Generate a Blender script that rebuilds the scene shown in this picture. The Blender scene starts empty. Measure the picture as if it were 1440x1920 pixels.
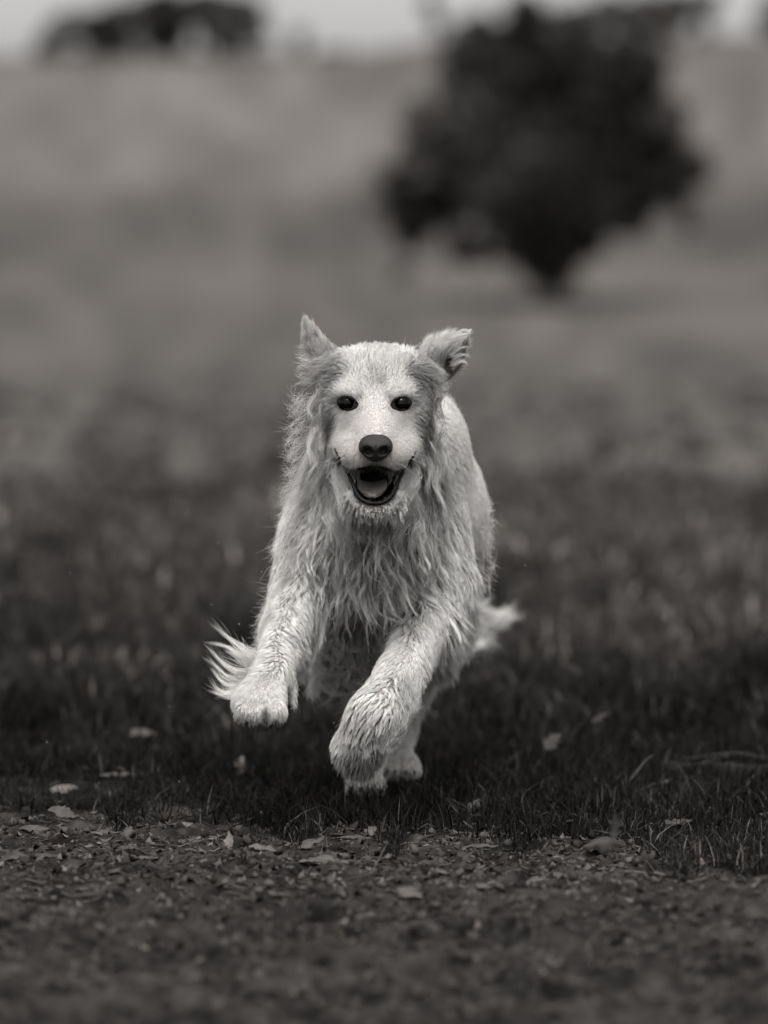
import bpy, math, random
import numpy as np
from mathutils import Vector, kdtree

rng = np.random.default_rng(11)
random.seed(11)
SC = bpy.context.scene
COL = SC.collection

# ------------------------------------------------------------------ camera
S, D, HC = 0.00083, 7.5, 0.85          # metres per photo pixel at the dog's eyes, distance, camera height
PITCH = math.atan(414 * S / D)
CAM = np.array([0.0, -D, HC])
FWD = np.array([0.0, math.cos(PITCH), -math.sin(PITCH)])
UP = np.array([0.0, math.sin(PITCH), math.cos(PITCH)])
RIGHT = np.array([1.0, 0.0, 0.0])
cam = bpy.data.objects.new('camera', bpy.data.cameras.new('camera'))
COL.objects.link(cam)
cam.location = CAM
cam.rotation_euler = (math.pi / 2 - PITCH, 0, 0)
cam.data.sensor_fit = 'VERTICAL'
cam.data.sensor_height = 36
cam.data.sensor_width = 27
cam.data.lens = D * 36 / (1920 * S)
cam.data.clip_start = 0.05
cam.data.clip_end = 3000
cam.data.dof.use_dof = True
cam.data.dof.focus_distance = D - 0.03
cam.data.dof.aperture_fstop = 2.7
SC.camera = cam

# ------------------------------------------------------------------ world, sun, exposure
SUN_EL, SUN_AZ = math.radians(62), math.radians(-2)   # azimuth: from -y (camera side), negative = left
W = bpy.data.worlds.new('World')
SC.world = W
W.use_nodes = True
nt = W.node_tree
nt.nodes.clear()
sky = nt.nodes.new('ShaderNodeTexSky')
sky.sky_type = 'NISHITA'
sky.sun_disc = False
sky.sun_elevation = SUN_EL
sky.sun_rotation = math.pi + SUN_AZ * -1
sky.altitude = 0
sky.air_density = 1.0
sky.dust_density = 4.0
sky.ozone_density = 1.0
bw = nt.nodes.new('ShaderNodeRGBToBW')
tint = nt.nodes.new('ShaderNodeMix'); tint.data_type = 'RGBA'; tint.blend_type = 'MULTIPLY'
tint.inputs[0].default_value = 1.0
tint.inputs[7].default_value = (1.0, 0.985, 0.975, 1)
bg = nt.nodes.new('ShaderNodeBackground')
bg.inputs['Strength'].default_value = 0.15
wo = nt.nodes.new('ShaderNodeOutputWorld')
nt.links.new(sky.outputs[0], bw.inputs[0])
nt.links.new(bw.outputs[0], tint.inputs[6])
nt.links.new(tint.outputs[2], bg.inputs[0])
nt.links.new(bg.outputs[0], wo.inputs[0])

sun = bpy.data.objects.new('sun', bpy.data.lights.new('sun', 'SUN'))
COL.objects.link(sun)
sun.data.energy = 1.5
sun.data.angle = math.radians(10)
sun.data.color = (1.0, 0.985, 0.97)
sd = Vector((math.sin(SUN_AZ) * math.cos(SUN_EL), -math.cos(SUN_AZ) * math.cos(SUN_EL), math.sin(SUN_EL)))
sun.rotation_euler = sd.to_track_quat('Z', 'Y').to_euler()
sun.location = sd * 20

SC.view_settings.view_transform = 'Standard'
SC.view_settings.look = 'None'
SC.view_settings.gamma = 1
SC.view_settings.use_curve_mapping = False
SC.view_settings.exposure = 0.85
SC.render.engine = 'CYCLES'
SC.cycles.max_bounces = 8
SC.cycles.diffuse_bounces = 3
SC.cycles.transparent_max_bounces = 8
SC.cycles.use_denoising = True


# ------------------------------------------------------------------ helpers
def P(px, py, y):
    """point on the line of sight through photo pixel (px, py) at depth y"""
    d = FWD + RIGHT * ((px - 720) * S / D) + UP * ((960 - py) * S / D)
    return CAM + d * ((y + D) / d[1])


def to_px(p):
    p = np.asarray(p, dtype=np.float64) - CAM
    f = p @ FWD
    return np.stack([720 + (p @ RIGHT) / f * D / S, 960 - (p @ UP) / f * D / S], -1)


def gy(py, z=0.0):
    """depth y at which flat ground of height z shows at pixel row py"""
    d = FWD + UP * ((960 - py) * S / D)
    return CAM[1] + d[1] * (z - HC) / d[2]


def G(px, py):
    y = gy(py)
    p = P(px, py, y)
    return np.array([p[0], p[1]])


def tag(o, label=None, cat=None, group=None, kind=None):
    if label: o['label'] = label
    if cat: o['category'] = cat
    if group: o['group'] = group
    if kind: o['kind'] = kind
    return o


def link(name, data, parent=None, mat=None):
    o = bpy.data.objects.new(name, data)
    COL.objects.link(o)
    if parent is not None:
        o.parent = parent
    if mat is not None:
        data.materials.append(mat)
    return o


def mesh_np(name, verts, quads=None, tris=None, smooth=True, attrs=None):
    me = bpy.data.meshes.new(name)
    verts = np.asarray(verts, dtype=np.float32)
    me.vertices.add(len(verts))
    me.vertices.foreach_set('co', verts.ravel())
    loops, starts, tot = [], [], 0
    if quads is not None and len(quads):
        q = np.asarray(quads, dtype=np.int32)
        loops.append(q.ravel()); starts.append(np.arange(len(q)) * 4); tot = len(q) * 4
    if tris is not None and len(tris):
        t = np.asarray(tris, dtype=np.int32)
        loops.append(t.ravel()); starts.append(tot + np.arange(len(t)) * 3)
    loops = np.concatenate(loops); starts = np.concatenate(starts)
    me.loops.add(len(loops)); me.loops.foreach_set('vertex_index', loops.astype(np.int32))
    me.polygons.add(len(starts)); me.polygons.foreach_set('loop_start', starts.astype(np.int32))
    me.update(calc_edges=True)
    if smooth:
        me.polygons.foreach_set('use_smooth', np.ones(len(starts), dtype=bool))
    for k, v in (attrs or {}).items():
        a = me.attributes.new(k, 'FLOAT', 'POINT')
        a.data.foreach_set('value', np.asarray(v, dtype=np.float32).ravel())
    me.validate()
    return me


_T = np.random.default_rng(5).random((512, 512)).astype(np.float32)


def vnoise(x, y):
    xi = np.floor(x).astype(int); yi = np.floor(y).astype(int)
    fx = x - xi; fy = y - yi
    fx = fx * fx * (3 - 2 * fx); fy = fy * fy * (3 - 2 * fy)
    a = _T[xi & 511, yi & 511]; b = _T[(xi + 1) & 511, yi & 511]
    c = _T[xi & 511, (yi + 1) & 511]; d = _T[(xi + 1) & 511, (yi + 1) & 511]
    return (a * (1 - fx) + b * fx) * (1 - fy) + (c * (1 - fx) + d * fx) * fy


def fbm(x, y, f, o=4, g=0.5):
    r = 0; a = 1; n = 0
    for i in range(o):
        r = r + a * vnoise(x * f + 17.3 * i, y * f + 9.1 * i); n += a; a *= g; f *= 2.03
    return r / n


def sstep(a, b, x):
    t = np.clip((x - a) / (b - a), 0, 1)
    return t * t * (3 - 2 * t)


WARM = (1.03, 0.95, 0.89)


def material(name, attr=None, value=0.2, rough=0.9, spec=0.2, noise=None, bump=None, mul=1.0):
    """grey (the photograph is black and white) principled material; attr = per-vertex albedo attribute"""
    m = bpy.data.materials.new(name)
    m.use_nodes = True
    n = m.node_tree; N = n.nodes; L = n.links
    b = N['Principled BSDF']
    b.inputs['Roughness'].default_value = rough
    b.inputs['Specular IOR Level'].default_value = spec
    if attr:
        a = N.new('ShaderNodeAttribute'); a.attribute_name = attr
        v = a.outputs['Fac']
    else:
        a = N.new('ShaderNodeValue'); a.outputs[0].default_value = value
        v = a.outputs[0]
    if mul != 1.0:
        mm = N.new('ShaderNodeMath'); mm.operation = 'MULTIPLY'; mm.inputs[1].default_value = mul
        L.new(v, mm.inputs[0]); v = mm.outputs[0]
    geo = N.new('ShaderNodeNewGeometry')
    for (sc_, lo, hi, det) in (noise or []):
        t = N.new('ShaderNodeTexNoise'); t.inputs['Scale'].default_value = sc_
        t.inputs['Detail'].default_value = det
        L.new(geo.outputs['Position'], t.inputs['Vector'])
        mr = N.new('ShaderNodeMapRange'); mr.inputs[1].default_value = 0.3; mr.inputs[2].default_value = 0.7
        mr.inputs[3].default_value = lo; mr.inputs[4].default_value = hi
        L.new(t.outputs[0], mr.inputs[0])
        mm = N.new('ShaderNodeMath'); mm.operation = 'MULTIPLY'
        L.new(v, mm.inputs[0]); L.new(mr.outputs[0], mm.inputs[1]); v = mm.outputs[0]
    cc = N.new('ShaderNodeCombineColor')
    for i, w in enumerate(WARM):
        mm = N.new('ShaderNodeMath'); mm.operation = 'MULTIPLY'; mm.inputs[1].default_value = w
        L.new(v, mm.inputs[0]); L.new(mm.outputs[0], cc.inputs[i])
    L.new(cc.outputs[0], b.inputs['Base Color'])
    if bump:
        sc_, dist = bump
        t = N.new('ShaderNodeTexNoise'); t.inputs['Scale'].default_value = sc_; t.inputs['Detail'].default_value = 6
        L.new(geo.outputs['Position'], t.inputs['Vector'])
        bp = N.new('ShaderNodeBump'); bp.inputs['Distance'].default_value = dist; bp.inputs['Strength'].default_value = 0.8
        L.new(t.outputs[0], bp.inputs['Height']); L.new(bp.outputs[0], b.inputs['Normal'])
    return m


def tube_np(pts, rad, seg=8):
    """tapered tube through pts: verts, quads (ends closed by converging rings)"""
    pts = np.asarray(pts, float); rad = np.asarray(rad, float)
    n = len(pts)
    tg = np.gradient(pts, axis=0); tg /= np.linalg.norm(tg, axis=1)[:, None] + 1e-9
    ref = np.array([0.3, 0.9, 0.2]) if abs(tg[0] @ np.array([0, 0, 1.0])) > 0.8 else np.array([0, 0, 1.0])
    V = []
    P2 = np.vstack([pts[:1], pts, pts[-1:]]); R2 = np.concatenate([[rad[0] * .02], rad, [rad[-1] * .02]])
    T2 = np.vstack([tg[:1], tg, tg[-1:]])
    a = np.arange(seg) * 2 * math.pi / seg
    for p, r, t in zip(P2, R2, T2):
        u = np.cross(t, ref); u /= np.linalg.norm(u); w = np.cross(t, u)
        V.append(p + r * (np.cos(a)[:, None] * u + np.sin(a)[:, None] * w))
    V = np.concatenate(V)
    Q = []
    for i in range(n + 1):
        for j in range(seg):
            k = (j + 1) % seg
            Q.append((i * seg + j, i * seg + k, (i + 1) * seg + k, (i + 1) * seg + j))
    return V, np.array(Q)


def join_np(parts):
    V, Q, o = [], [], 0
    for v, q in parts:
        V.append(v); Q.append(q + o); o += len(v)
    return np.concatenate(V), np.concatenate(Q)


# ------------------------------------------------------------------ ground
RIDGE_Y = 293.0


def ridge_h(x):
    return 15.35 + 1.5 * sstep(-2, 8, x) + 0.5 * (vnoise(x * .12 + 40, x * 0 + 3.3) - .5)


def H(x, y):
    """terrain height (large shape)"""
    t = np.clip((y - 92) / (RIDGE_Y - 92), 0, 1)
    h = ridge_h(x) * t ** 1.15
    over = np.clip(y - RIDGE_Y, 0, None)
    h = h - 0.035 * over * sstep(0, 60, over)
    h = h + 0.05 * (fbm(x, y, .25, 2) - .5) * sstep(3, 14, y)
    h = h + 1.4 * (fbm(x, y, .03, 2) - .5) * sstep(110, 200, y)
    return h


def near_relief(x, y):
    w = 1 - sstep(3.0, 5.0, y)
    big = 0.022 * (fbm(x, y, 2.3, 3) - .5)
    clod = fbm(x, y, 26, 3, .6)
    clod = 0.034 * np.clip(clod - .46, 0, 1) ** 1.0 + .060 * sstep(-.4, -1.0, y) * np.clip(fbm(x + 9, y, 13, 3) - .5, 0, 1)
    pit = -0.020 * np.clip(.36 - fbm(x + 5, y + 3, 18, 2), 0, 1) * 4
    fine = 0.0065 * (fbm(x, y, 85, 2) - .5)
    return (big + clod + pit + fine) * w


BX = [-400, 0, 90, 170, 215, 260, 330, 420, 500, 560, 620, 700, 735, 790, 860, 930, 975, 1030, 1100, 1160, 1210, 1270, 1340, 1440, 1900]
BY = [1550, 1545, 1528, 1550, 1578, 1560, 1530, 1560, 1585, 1592, 1562, 1590, 1622, 1585, 1600, 1612, 1640, 1592, 1606, 1590, 1630, 1668, 1650, 1672, 1660]


def grass_mask(x, y):
    """1 where grass grows, 0 on the bare dirt"""
    px = 720 + x / (y + D) * D / S
    py = 546 + HC / (y + D) * D / S
    b = np.interp(px, BX, BY) + 55 * (vnoise(x * 9 + 3, y * 3) - .5) + 22 * (vnoise(x * 37 + 3, y * 9) - .5)
    g = sstep(0, 22, b - py)
    # thin, litter-covered patches inside the grass on the left
    for (cx, cy, rx, ry, st) in ((210, 1400, 230, 26, .55), (110, 1490, 190, 18, .6), (1410, 1450, 110, 12, .8), (330, 1520, 90, 18, .7),
                                 (880, 1580, 90, 16, .6), (1120, 1590, 70, 12, .7), (260, 1240, 160, 22, .6)):
        g = g * (1 - st * np.exp(-(((px - cx) / rx) ** 2 + ((py - cy) / ry) ** 2) ** 1.5))
    return g


def axis(dense_lo, dense_hi, step, lo, hi, ratio, cap=12):
    a = list(np.arange(dense_lo, dense_hi, step))
    up, s_, v = [], step, a[-1]
    while v < hi:
        s_ = min(s_ * ratio, cap); v += s_; up.append(v)
    dn, s_, v = [], step, a[0]
    while v > lo:
        s_ = min(s_ * ratio, cap); v -= s_; dn.append(v)
    return np.array(dn[::-1] + a + up)


gx = axis(-.86, .86, .0065, -220, 220, 1.05)
gyy = axis(-2.5, .5, .0065, -40, 700, 1.03)
GX, GY = np.meshgrid(gx, gyy, indexing='ij')
gm = grass_mask(GX, np.clip(GY, -7, None)); gm = np.where(GY < -3, 0, gm)
GZ = H(GX, GY) + near_relief(GX, GY)
# albedo of the ground itself: bare dirt, grass dark near and paler up the hill
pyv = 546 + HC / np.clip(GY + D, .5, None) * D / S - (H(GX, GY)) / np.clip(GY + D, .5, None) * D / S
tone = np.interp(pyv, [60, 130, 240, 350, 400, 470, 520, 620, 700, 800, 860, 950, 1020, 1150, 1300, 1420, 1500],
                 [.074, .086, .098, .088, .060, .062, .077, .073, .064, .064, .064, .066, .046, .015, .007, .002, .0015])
pxv = 720 + GX / np.clip(GY + D, .5, None) * D / S
# large tonal patches of the far slope (ripe and green grass)
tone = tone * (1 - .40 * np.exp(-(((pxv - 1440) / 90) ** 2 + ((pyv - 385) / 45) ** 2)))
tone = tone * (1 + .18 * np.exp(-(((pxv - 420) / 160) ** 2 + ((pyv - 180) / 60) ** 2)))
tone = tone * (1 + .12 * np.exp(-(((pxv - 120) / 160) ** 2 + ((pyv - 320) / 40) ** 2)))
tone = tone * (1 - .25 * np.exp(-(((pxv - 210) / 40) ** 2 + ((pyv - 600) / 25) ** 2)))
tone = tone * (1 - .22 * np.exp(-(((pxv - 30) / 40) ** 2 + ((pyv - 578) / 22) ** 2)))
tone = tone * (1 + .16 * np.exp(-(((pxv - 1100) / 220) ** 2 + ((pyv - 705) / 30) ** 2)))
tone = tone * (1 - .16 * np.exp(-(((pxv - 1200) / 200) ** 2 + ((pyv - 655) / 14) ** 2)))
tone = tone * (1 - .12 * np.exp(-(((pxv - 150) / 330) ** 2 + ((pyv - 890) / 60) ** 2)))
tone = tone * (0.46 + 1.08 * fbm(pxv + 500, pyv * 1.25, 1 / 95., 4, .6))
dirt = np.clip(0.012 + 0.014 * fbm(GX, GY, 9, 3) + .030 * (fbm(GX, GY, 70, 2) - .5) + .050 * (fbm(GX + 3, GY * .8, 24, 3) - .5), .004, 1)
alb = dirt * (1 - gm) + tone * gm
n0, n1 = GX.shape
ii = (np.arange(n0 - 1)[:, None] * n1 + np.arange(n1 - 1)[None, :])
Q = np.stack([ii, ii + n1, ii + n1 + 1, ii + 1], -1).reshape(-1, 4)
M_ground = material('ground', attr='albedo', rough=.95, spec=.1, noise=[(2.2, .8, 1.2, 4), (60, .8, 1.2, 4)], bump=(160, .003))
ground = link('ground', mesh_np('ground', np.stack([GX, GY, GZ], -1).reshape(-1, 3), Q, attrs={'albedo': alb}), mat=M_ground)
tag(ground, kind='structure')


def ground_z(x, y):
    x = np.asarray(x, float); y = np.asarray(y, float)
    return H(x, y) + near_relief(x, y)
#@@GROUND_END

# ------------------------------------------------------------------ distance field of the dog's body
def smin(a, b, k):
    h = np.clip(.5 + .5 * (b - a) / k, 0, 1)
    return b * (1 - h) + a * h - k * h * (1 - h)


def d_caps(p, a, b, ra, rb):
    ab = b - a; t = np.clip(((p - a) @ ab) / (ab @ ab), 0, 1)
    q = p - a - t[..., None] * ab
    return np.sqrt((q * q).sum(-1)) - (ra + (rb - ra) * t)


def d_ell(p, c, r, R=None):
    q = p - c
    if R is not None: q = q @ R
    k0 = np.sqrt(((q / r) ** 2).sum(-1)); k1 = np.sqrt(((q / (r * r)) ** 2).sum(-1)) + 1e-9
    return k0 * (k0 - 1) / k1


def rot(ax, ay, az):
    from mathutils import Euler
    return np.array(Euler((math.radians(ax), math.radians(ay), math.radians(az))).to_matrix())


prims = []
def cap(a, b, ra, rb, k=.03): prims.append(('c', P(*a), P(*b), ra, rb, k))
def ell(c, r, k=.03, R=None): prims.append(('e', P(*c), np.array(r), k, R))
def sub(c, r, k=.006, R=None): prims.append(('s', P(*c), np.array(r), k, R))

# torso
ell((704, 985, .27), (.118, .185, .155))
ell((750, 955, .50), (.143, .25, .15), .05)
ell((783, 842, .36), (.082, .15, .10), .04)
ell((775, 960, .80), (.118, .17, .135), .05)
cap((706, 800, .09), (712, 930, .24), .080, .118, .05)
ell((585, 1050, .23), (.052, .08, .085), .05)
ell((808, 1050, .24), (.055, .08, .095), .05)
# forelegs
cap((568, 1095, .19), (532, 1185, .09), .044, .034, .03)
cap((535, 1185, .09), (510, 1262, -.03), .034, .0265, .02)
cap((510, 1262, -.03), (490, 1304, -.075), .0275, .032, .015)
ell((487, 1314, -.09), (.040, .045, .029), .015)
for px_ in (457, 477, 500, 522):
    ell((px_, 1334 + (4 if 470 < px_ < 510 else 0), -.124), (.0118, .022, .0150), .003)
cap((818, 1090, .21), (798, 1175, .14), .053, .041, .03)
cap((798, 1175, .14), (748, 1265, .03), .040, .032, .02)
cap((748, 1265, .03), (702, 1335, -.03), .032, .033, .02)
cap((700, 1340, -.03), (672, 1404, .0), .035, .037, .02)
for k_, (px_, py_) in enumerate(((643, 1392), (648, 1416), (662, 1432), (684, 1436))):
    ell((px_, py_, .012 + .008 * k_), (.013, .022, .014), .008)
# hind legs
cap((700, 1080, .74), (648, 1195, .52), .085, .052, .05)
cap((648, 1195, .52), (705, 1310, .68), .050, .027, .03)
cap((705, 1310, .68), (690, 1440, .58), .026, .023, .02)
ell((685, 1466, .53), (.030, .05, .024), .015)
for px_ in (660, 676, 694, 710):
    ell((px_, 1472, .485), (.0105, .022, .015), .006)
ell((812, 1070, .80), (.065, .10, .13), .05)
cap((815, 1150, .78), (790, 1210, .62), .065, .048, .04)
cap((790, 1210, .62), (768, 1300, .80), .046, .027, .03)
cap((768, 1300, .80), (745, 1405, .74), .025, .023, .02)
ell((748, 1432, .70), (.033, .05, .022), .015)
for px_ in (726, 742, 760, 776):
    ell((px_, 1440, .655), (.0105, .022, .014), .006)
# head
HX = 705
ell((HX + 2, 718, .035), (.076, .090, .055), .02)
ell((655, 778, .02), (.038, .065, .054), .03)
ell((755, 778, .02), (.038, .065, .054), .03)
ell((HX, 745, -.005), (.055, .045, .045), .03)
ell((655, 733, -.034), (.024, .020, .0125), .014)
ell((750, 733, -.034), (.024, .020, .0125), .014)
cap((HX, 765, -.030), (HX, 826, -.104), .040, .0225, .03)
cap((HX, 800, -.04), (HX, 846, -.090), .042, .031, .03)
ell((673, 853, -.080), (.026, .034, .0215), .018)
ell((736, 853, -.080), (.026, .034, .0215), .018)
ell((655, 836, -.045), (.025, .045, .024), .025)
ell((754, 838, -.045), (.025, .045, .024), .025)
ell((786, 690, .055), (.020, .03, .024), .03)
ell((626, 688, .055), (.018, .03, .022), .03)
# lower jaw, throat
jawL = [(634, 862, -.02), (650, 900, -.045), (668, 935, -.075), (686, 950, -.086), (702, 953, -.088)]
jawR = [(774, 864, -.02), (757, 900, -.045), (737, 933, -.075), (718, 949, -.086), (702, 953, -.088)]
for J in (jawL, jawR):
    for a_, b_ in zip(J[:-1], J[1:]):
        cap(a_, b_, .0125, .0115, .010)
ell((702, 935, -.01), (.050, .075, .022), .015)
cap((702, 925, .0), (706, 960, .12), .045, .075, .04)
# mouth cavity and eye sockets
sub((701, 899, -.070), (.0375, .075, .030), .008)
sub((701, 918, -.075), (.029, .040, .019), .006)
for sg in (-1, 1):      # the slit of the smile up to the corner of the mouth
    prims.append(('sc', P(703 + sg * 71, 850, -.025), P(702 + sg * 44, 890, -.085), .0030, .0105, .004))
EYES = [(652, 757), (752, 757.5)]


def axis2(lo, f0, f1, hi, fine, coarse):
    return np.concatenate([np.arange(lo, f0, coarse), np.arange(f0, f1, fine), np.arange(f1, hi, coarse)])


AX = axis2(-.33, -.115, .095, .27, .0032, .0055).astype(np.float32)
AY = axis2(-.19, -.19, .07, 1.08, .0032, .009).astype(np.float32)
AZ = axis2(-.03, .515, .80, .84, .0032, .0055).astype(np.float32)
F = np.full((len(AX), len(AY), len(AZ)), .25, dtype=np.float32)
for pr in prims:
    if pr[0] in ('c', 'sc'):
        lo = np.minimum(pr[1] - pr[3], pr[2] - pr[4]); hi = np.maximum(pr[1] + pr[3], pr[2] + pr[4]); k = pr[5]
    else:
        m_ = pr[2].max() if pr[4] is not None else pr[2]
        lo = pr[1] - m_; hi = pr[1] + m_; k = pr[3]
    mg = .055 + k
    sl = tuple(slice(np.searchsorted(A, lo[i] - mg), np.searchsorted(A, hi[i] + mg)) for i, A in enumerate((AX, AY, AZ)))
    g = np.stack(np.meshgrid(AX[sl[0]], AY[sl[1]], AZ[sl[2]], indexing='ij'), -1)
    if pr[0] == 'c':
        F[sl] = smin(F[sl], d_caps(g, pr[1], pr[2], pr[3], pr[4]), k)
    elif pr[0] == 'sc':
        F[sl] = -smin(-F[sl], d_caps(g, pr[1], pr[2], pr[3], pr[4]), k)
    elif pr[0] == 'e':
        F[sl] = smin(F[sl], d_ell(g, pr[1], pr[2], pr[4]), k)
    else:
        F[sl] = -smin(-F[sl], d_ell(g, pr[1], pr[2], pr[4]), k)


def sample(Fg, p):
    idx = [np.interp(p[:, i], A, np.arange(len(A))) for i, A in enumerate((AX, AY, AZ))]
    i0 = [np.minimum(a.astype(int), len(A) - 2) for a, A in zip(idx, (AX, AY, AZ))]
    f = [a - b for a, b in zip(idx, i0)]
    r = 0
    for dx in (0, 1):
        for dy in (0, 1):
            for dz in (0, 1):
                w = (f[0] if dx else 1 - f[0]) * (f[1] if dy else 1 - f[1]) * (f[2] if dz else 1 - f[2])
                r = r + w * Fg[i0[0] + dx, i0[1] + dy, i0[2] + dz]
    return r


def grad(p, e=.004):
    g = np.stack([sample(F, p + np.eye(3)[i] * e) - sample(F, p - np.eye(3)[i] * e) for i in range(3)], -1)
    return g / (np.linalg.norm(g, axis=1)[:, None] + 1e-9)


def front(px, py, y0=-.19, y1=.6):
    """first body surface point seen through pixel (px, py)"""
    ys = np.arange(y0, y1, .001)
    p = np.array([P(px, py, y) for y in ys])
    f = sample(F, p)
    k = np.argmax(f < 0)
    return p[k]


# eye sockets carved where the surface is
EYE_P, RIMS = [], []
for e_, (ex, ey) in enumerate(EYES):
    sg = 1 if e_ else -1
    rim_ = []
    for a_ in np.linspace(0, 2 * math.pi, 41)[:-1]:
        c_, s2 = math.cos(a_), math.sin(a_)
        dx = 18.5 * math.copysign(abs(c_) ** 1.08, c_); dy = -(11.4 if s2 > 0 else 11.2) * s2 * abs(s2) ** .1 - sg * dx * .05
        rim_.append(front(ex + dx, ey + dy))
    RIMS.append(np.array(rim_))
for (ex, ey) in EYES:
    s_ = front(ex, ey)
    EYE_P.append(s_)
    g = np.stack(np.meshgrid(AX, AY, AZ[np.searchsorted(AZ, .6):], indexing='ij'), -1)
    sl = (slice(None), slice(None), slice(np.searchsorted(AZ, .6), None))
    F[sl] = -smin(-F[sl], d_ell(g, s_ + np.array([0, .002, 0]), np.array([.0146, .011, .0090]), rot(0, -3 if ex > 700 else 3, 0)), .003)


def surface_nets(F, X, Y, Z):
    s_ = F < 0
    c = np.zeros(tuple(n - 1 for n in F.shape), dtype=np.int8)
    for a in (0, 1):
        for b in (0, 1):
            for d in (0, 1):
                c += s_[a:F.shape[0] - 1 + a, b:F.shape[1] - 1 + b, d:F.shape[2] - 1 + d]
    m = (c > 0) & (c < 8)
    idx = np.full(m.shape, -1, dtype=np.int64)
    ijk = np.argwhere(m); idx[m] = np.arange(len(ijk))
    acc = np.zeros((len(ijk), 3)); cnt = np.zeros(len(ijk))
    cs = [(0, 0, 0), (1, 0, 0), (0, 1, 0), (1, 1, 0), (0, 0, 1), (1, 0, 1), (0, 1, 1), (1, 1, 1)]
    def cp(o): return np.stack([X[ijk[:, 0] + o[0]], Y[ijk[:, 1] + o[1]], Z[ijk[:, 2] + o[2]]], -1)
    def cf(o): return F[ijk[:, 0] + o[0], ijk[:, 1] + o[1], ijk[:, 2] + o[2]]
    for i, a in enumerate(cs):
        for b in cs[i + 1:]:
            if sum(abs(p - q) for p, q in zip(a, b)) != 1: continue
            fa, fb = cf(a), cf(b); cr = (fa < 0) != (fb < 0)
            t = np.where(cr, fa / np.where(cr, fa - fb, 1), 0)[:, None]
            pt = cp(a) * (1 - t) + cp(b) * t
            acc += np.where(cr[:, None], pt, 0); cnt += cr
    V = acc / cnt[:, None]
    Q = []
    for ax in range(3):
        o = [0, 0, 0]; o[ax] = 1
        A = s_[:F.shape[0] - o[0], :F.shape[1] - o[1], :F.shape[2] - o[2]]
        B = s_[o[0]:, o[1]:, o[2]:]
        e = np.argwhere(A != B)
        u, v = [(1, 2), (2, 0), (0, 1)][ax]
        ok = (e[:, u] > 0) & (e[:, v] > 0) & (e[:, u] < F.shape[u] - 1) & (e[:, v] < F.shape[v] - 1)
        e = e[ok]
        def at(du, dv):
            w = e.copy(); w[:, u] -= du; w[:, v] -= dv
            return idx[w[:, 0], w[:, 1], w[:, 2]]
        q = np.stack([at(1, 1), at(0, 1), at(0, 0), at(1, 0)], -1)
        ins = A[e[:, 0], e[:, 1], e[:, 2]]
        q[~ins] = q[~ins][:, ::-1]
        Q.append(q)
    return V, np.concatenate(Q)


BV, BQ = surface_nets(F, AX.astype(float), AY.astype(float), AZ.astype(float))
for _ in range(2):      # light relaxation
    acc = np.zeros_like(BV); cnt = np.zeros(len(BV))
    for i in range(4):
        np.add.at(acc, BQ[:, i], BV[BQ[:, (i + 1) % 4]]); np.add.at(cnt, BQ[:, i], 1)
    BV = BV * .5 + .5 * acc / np.maximum(cnt, 1)[:, None]

# bare dark skin: eye rims, lips, mouth
def poly_dist(p, pts):
    d = np.full(len(p), 9.)
    for a, b in zip(pts[:-1], pts[1:]):
        d = np.minimum(d, d_caps(p, a, b, 0, 0))
    return d


mouth_c = P(701, 899, -.070)
LIPLINE = [np.array([front(*q) for q in ((629, 844), (636, 857), (644, 870), (652, 884))]), np.array([front(*q) for q in ((778, 850), (770, 862), (762, 874), (753, 887))])]
def bare(p):
    """0 = furred, 1 = bare black skin"""
    r = np.zeros(len(p))
    for c in EYE_P:
        q = p - c
        q[:, 2] -= (1 if c[0] > P(702, 757, 0)[0] else -1) * .13 * q[:, 0]
        q = q / np.array([.0172, .045, .0110])
        r = np.maximum(r, 1 - sstep(.92, 1.10, np.sqrt((q * q).sum(-1))))
    e1 = d_ell(p, mouth_c, np.array([.0375, .075, .030])); e2 = d_ell(p, P(701, 918, -.075), np.array([.029, .040, .019]))
    r = np.maximum(r, 1 - sstep(.0005, .003, np.minimum(e1, e2)))
    for pts_ in LIPLINE:
        w_ = .0036 + .0050 * np.clip((P(700, 846, -.05)[2] - p[:, 2]) / .033, 0, 1)
        r = np.maximum(r, 1 - sstep(w_, w_ + .003, poly_dist(p, pts_)))
    return r


BARE = bare(BV)
#@@BODY_END

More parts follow.
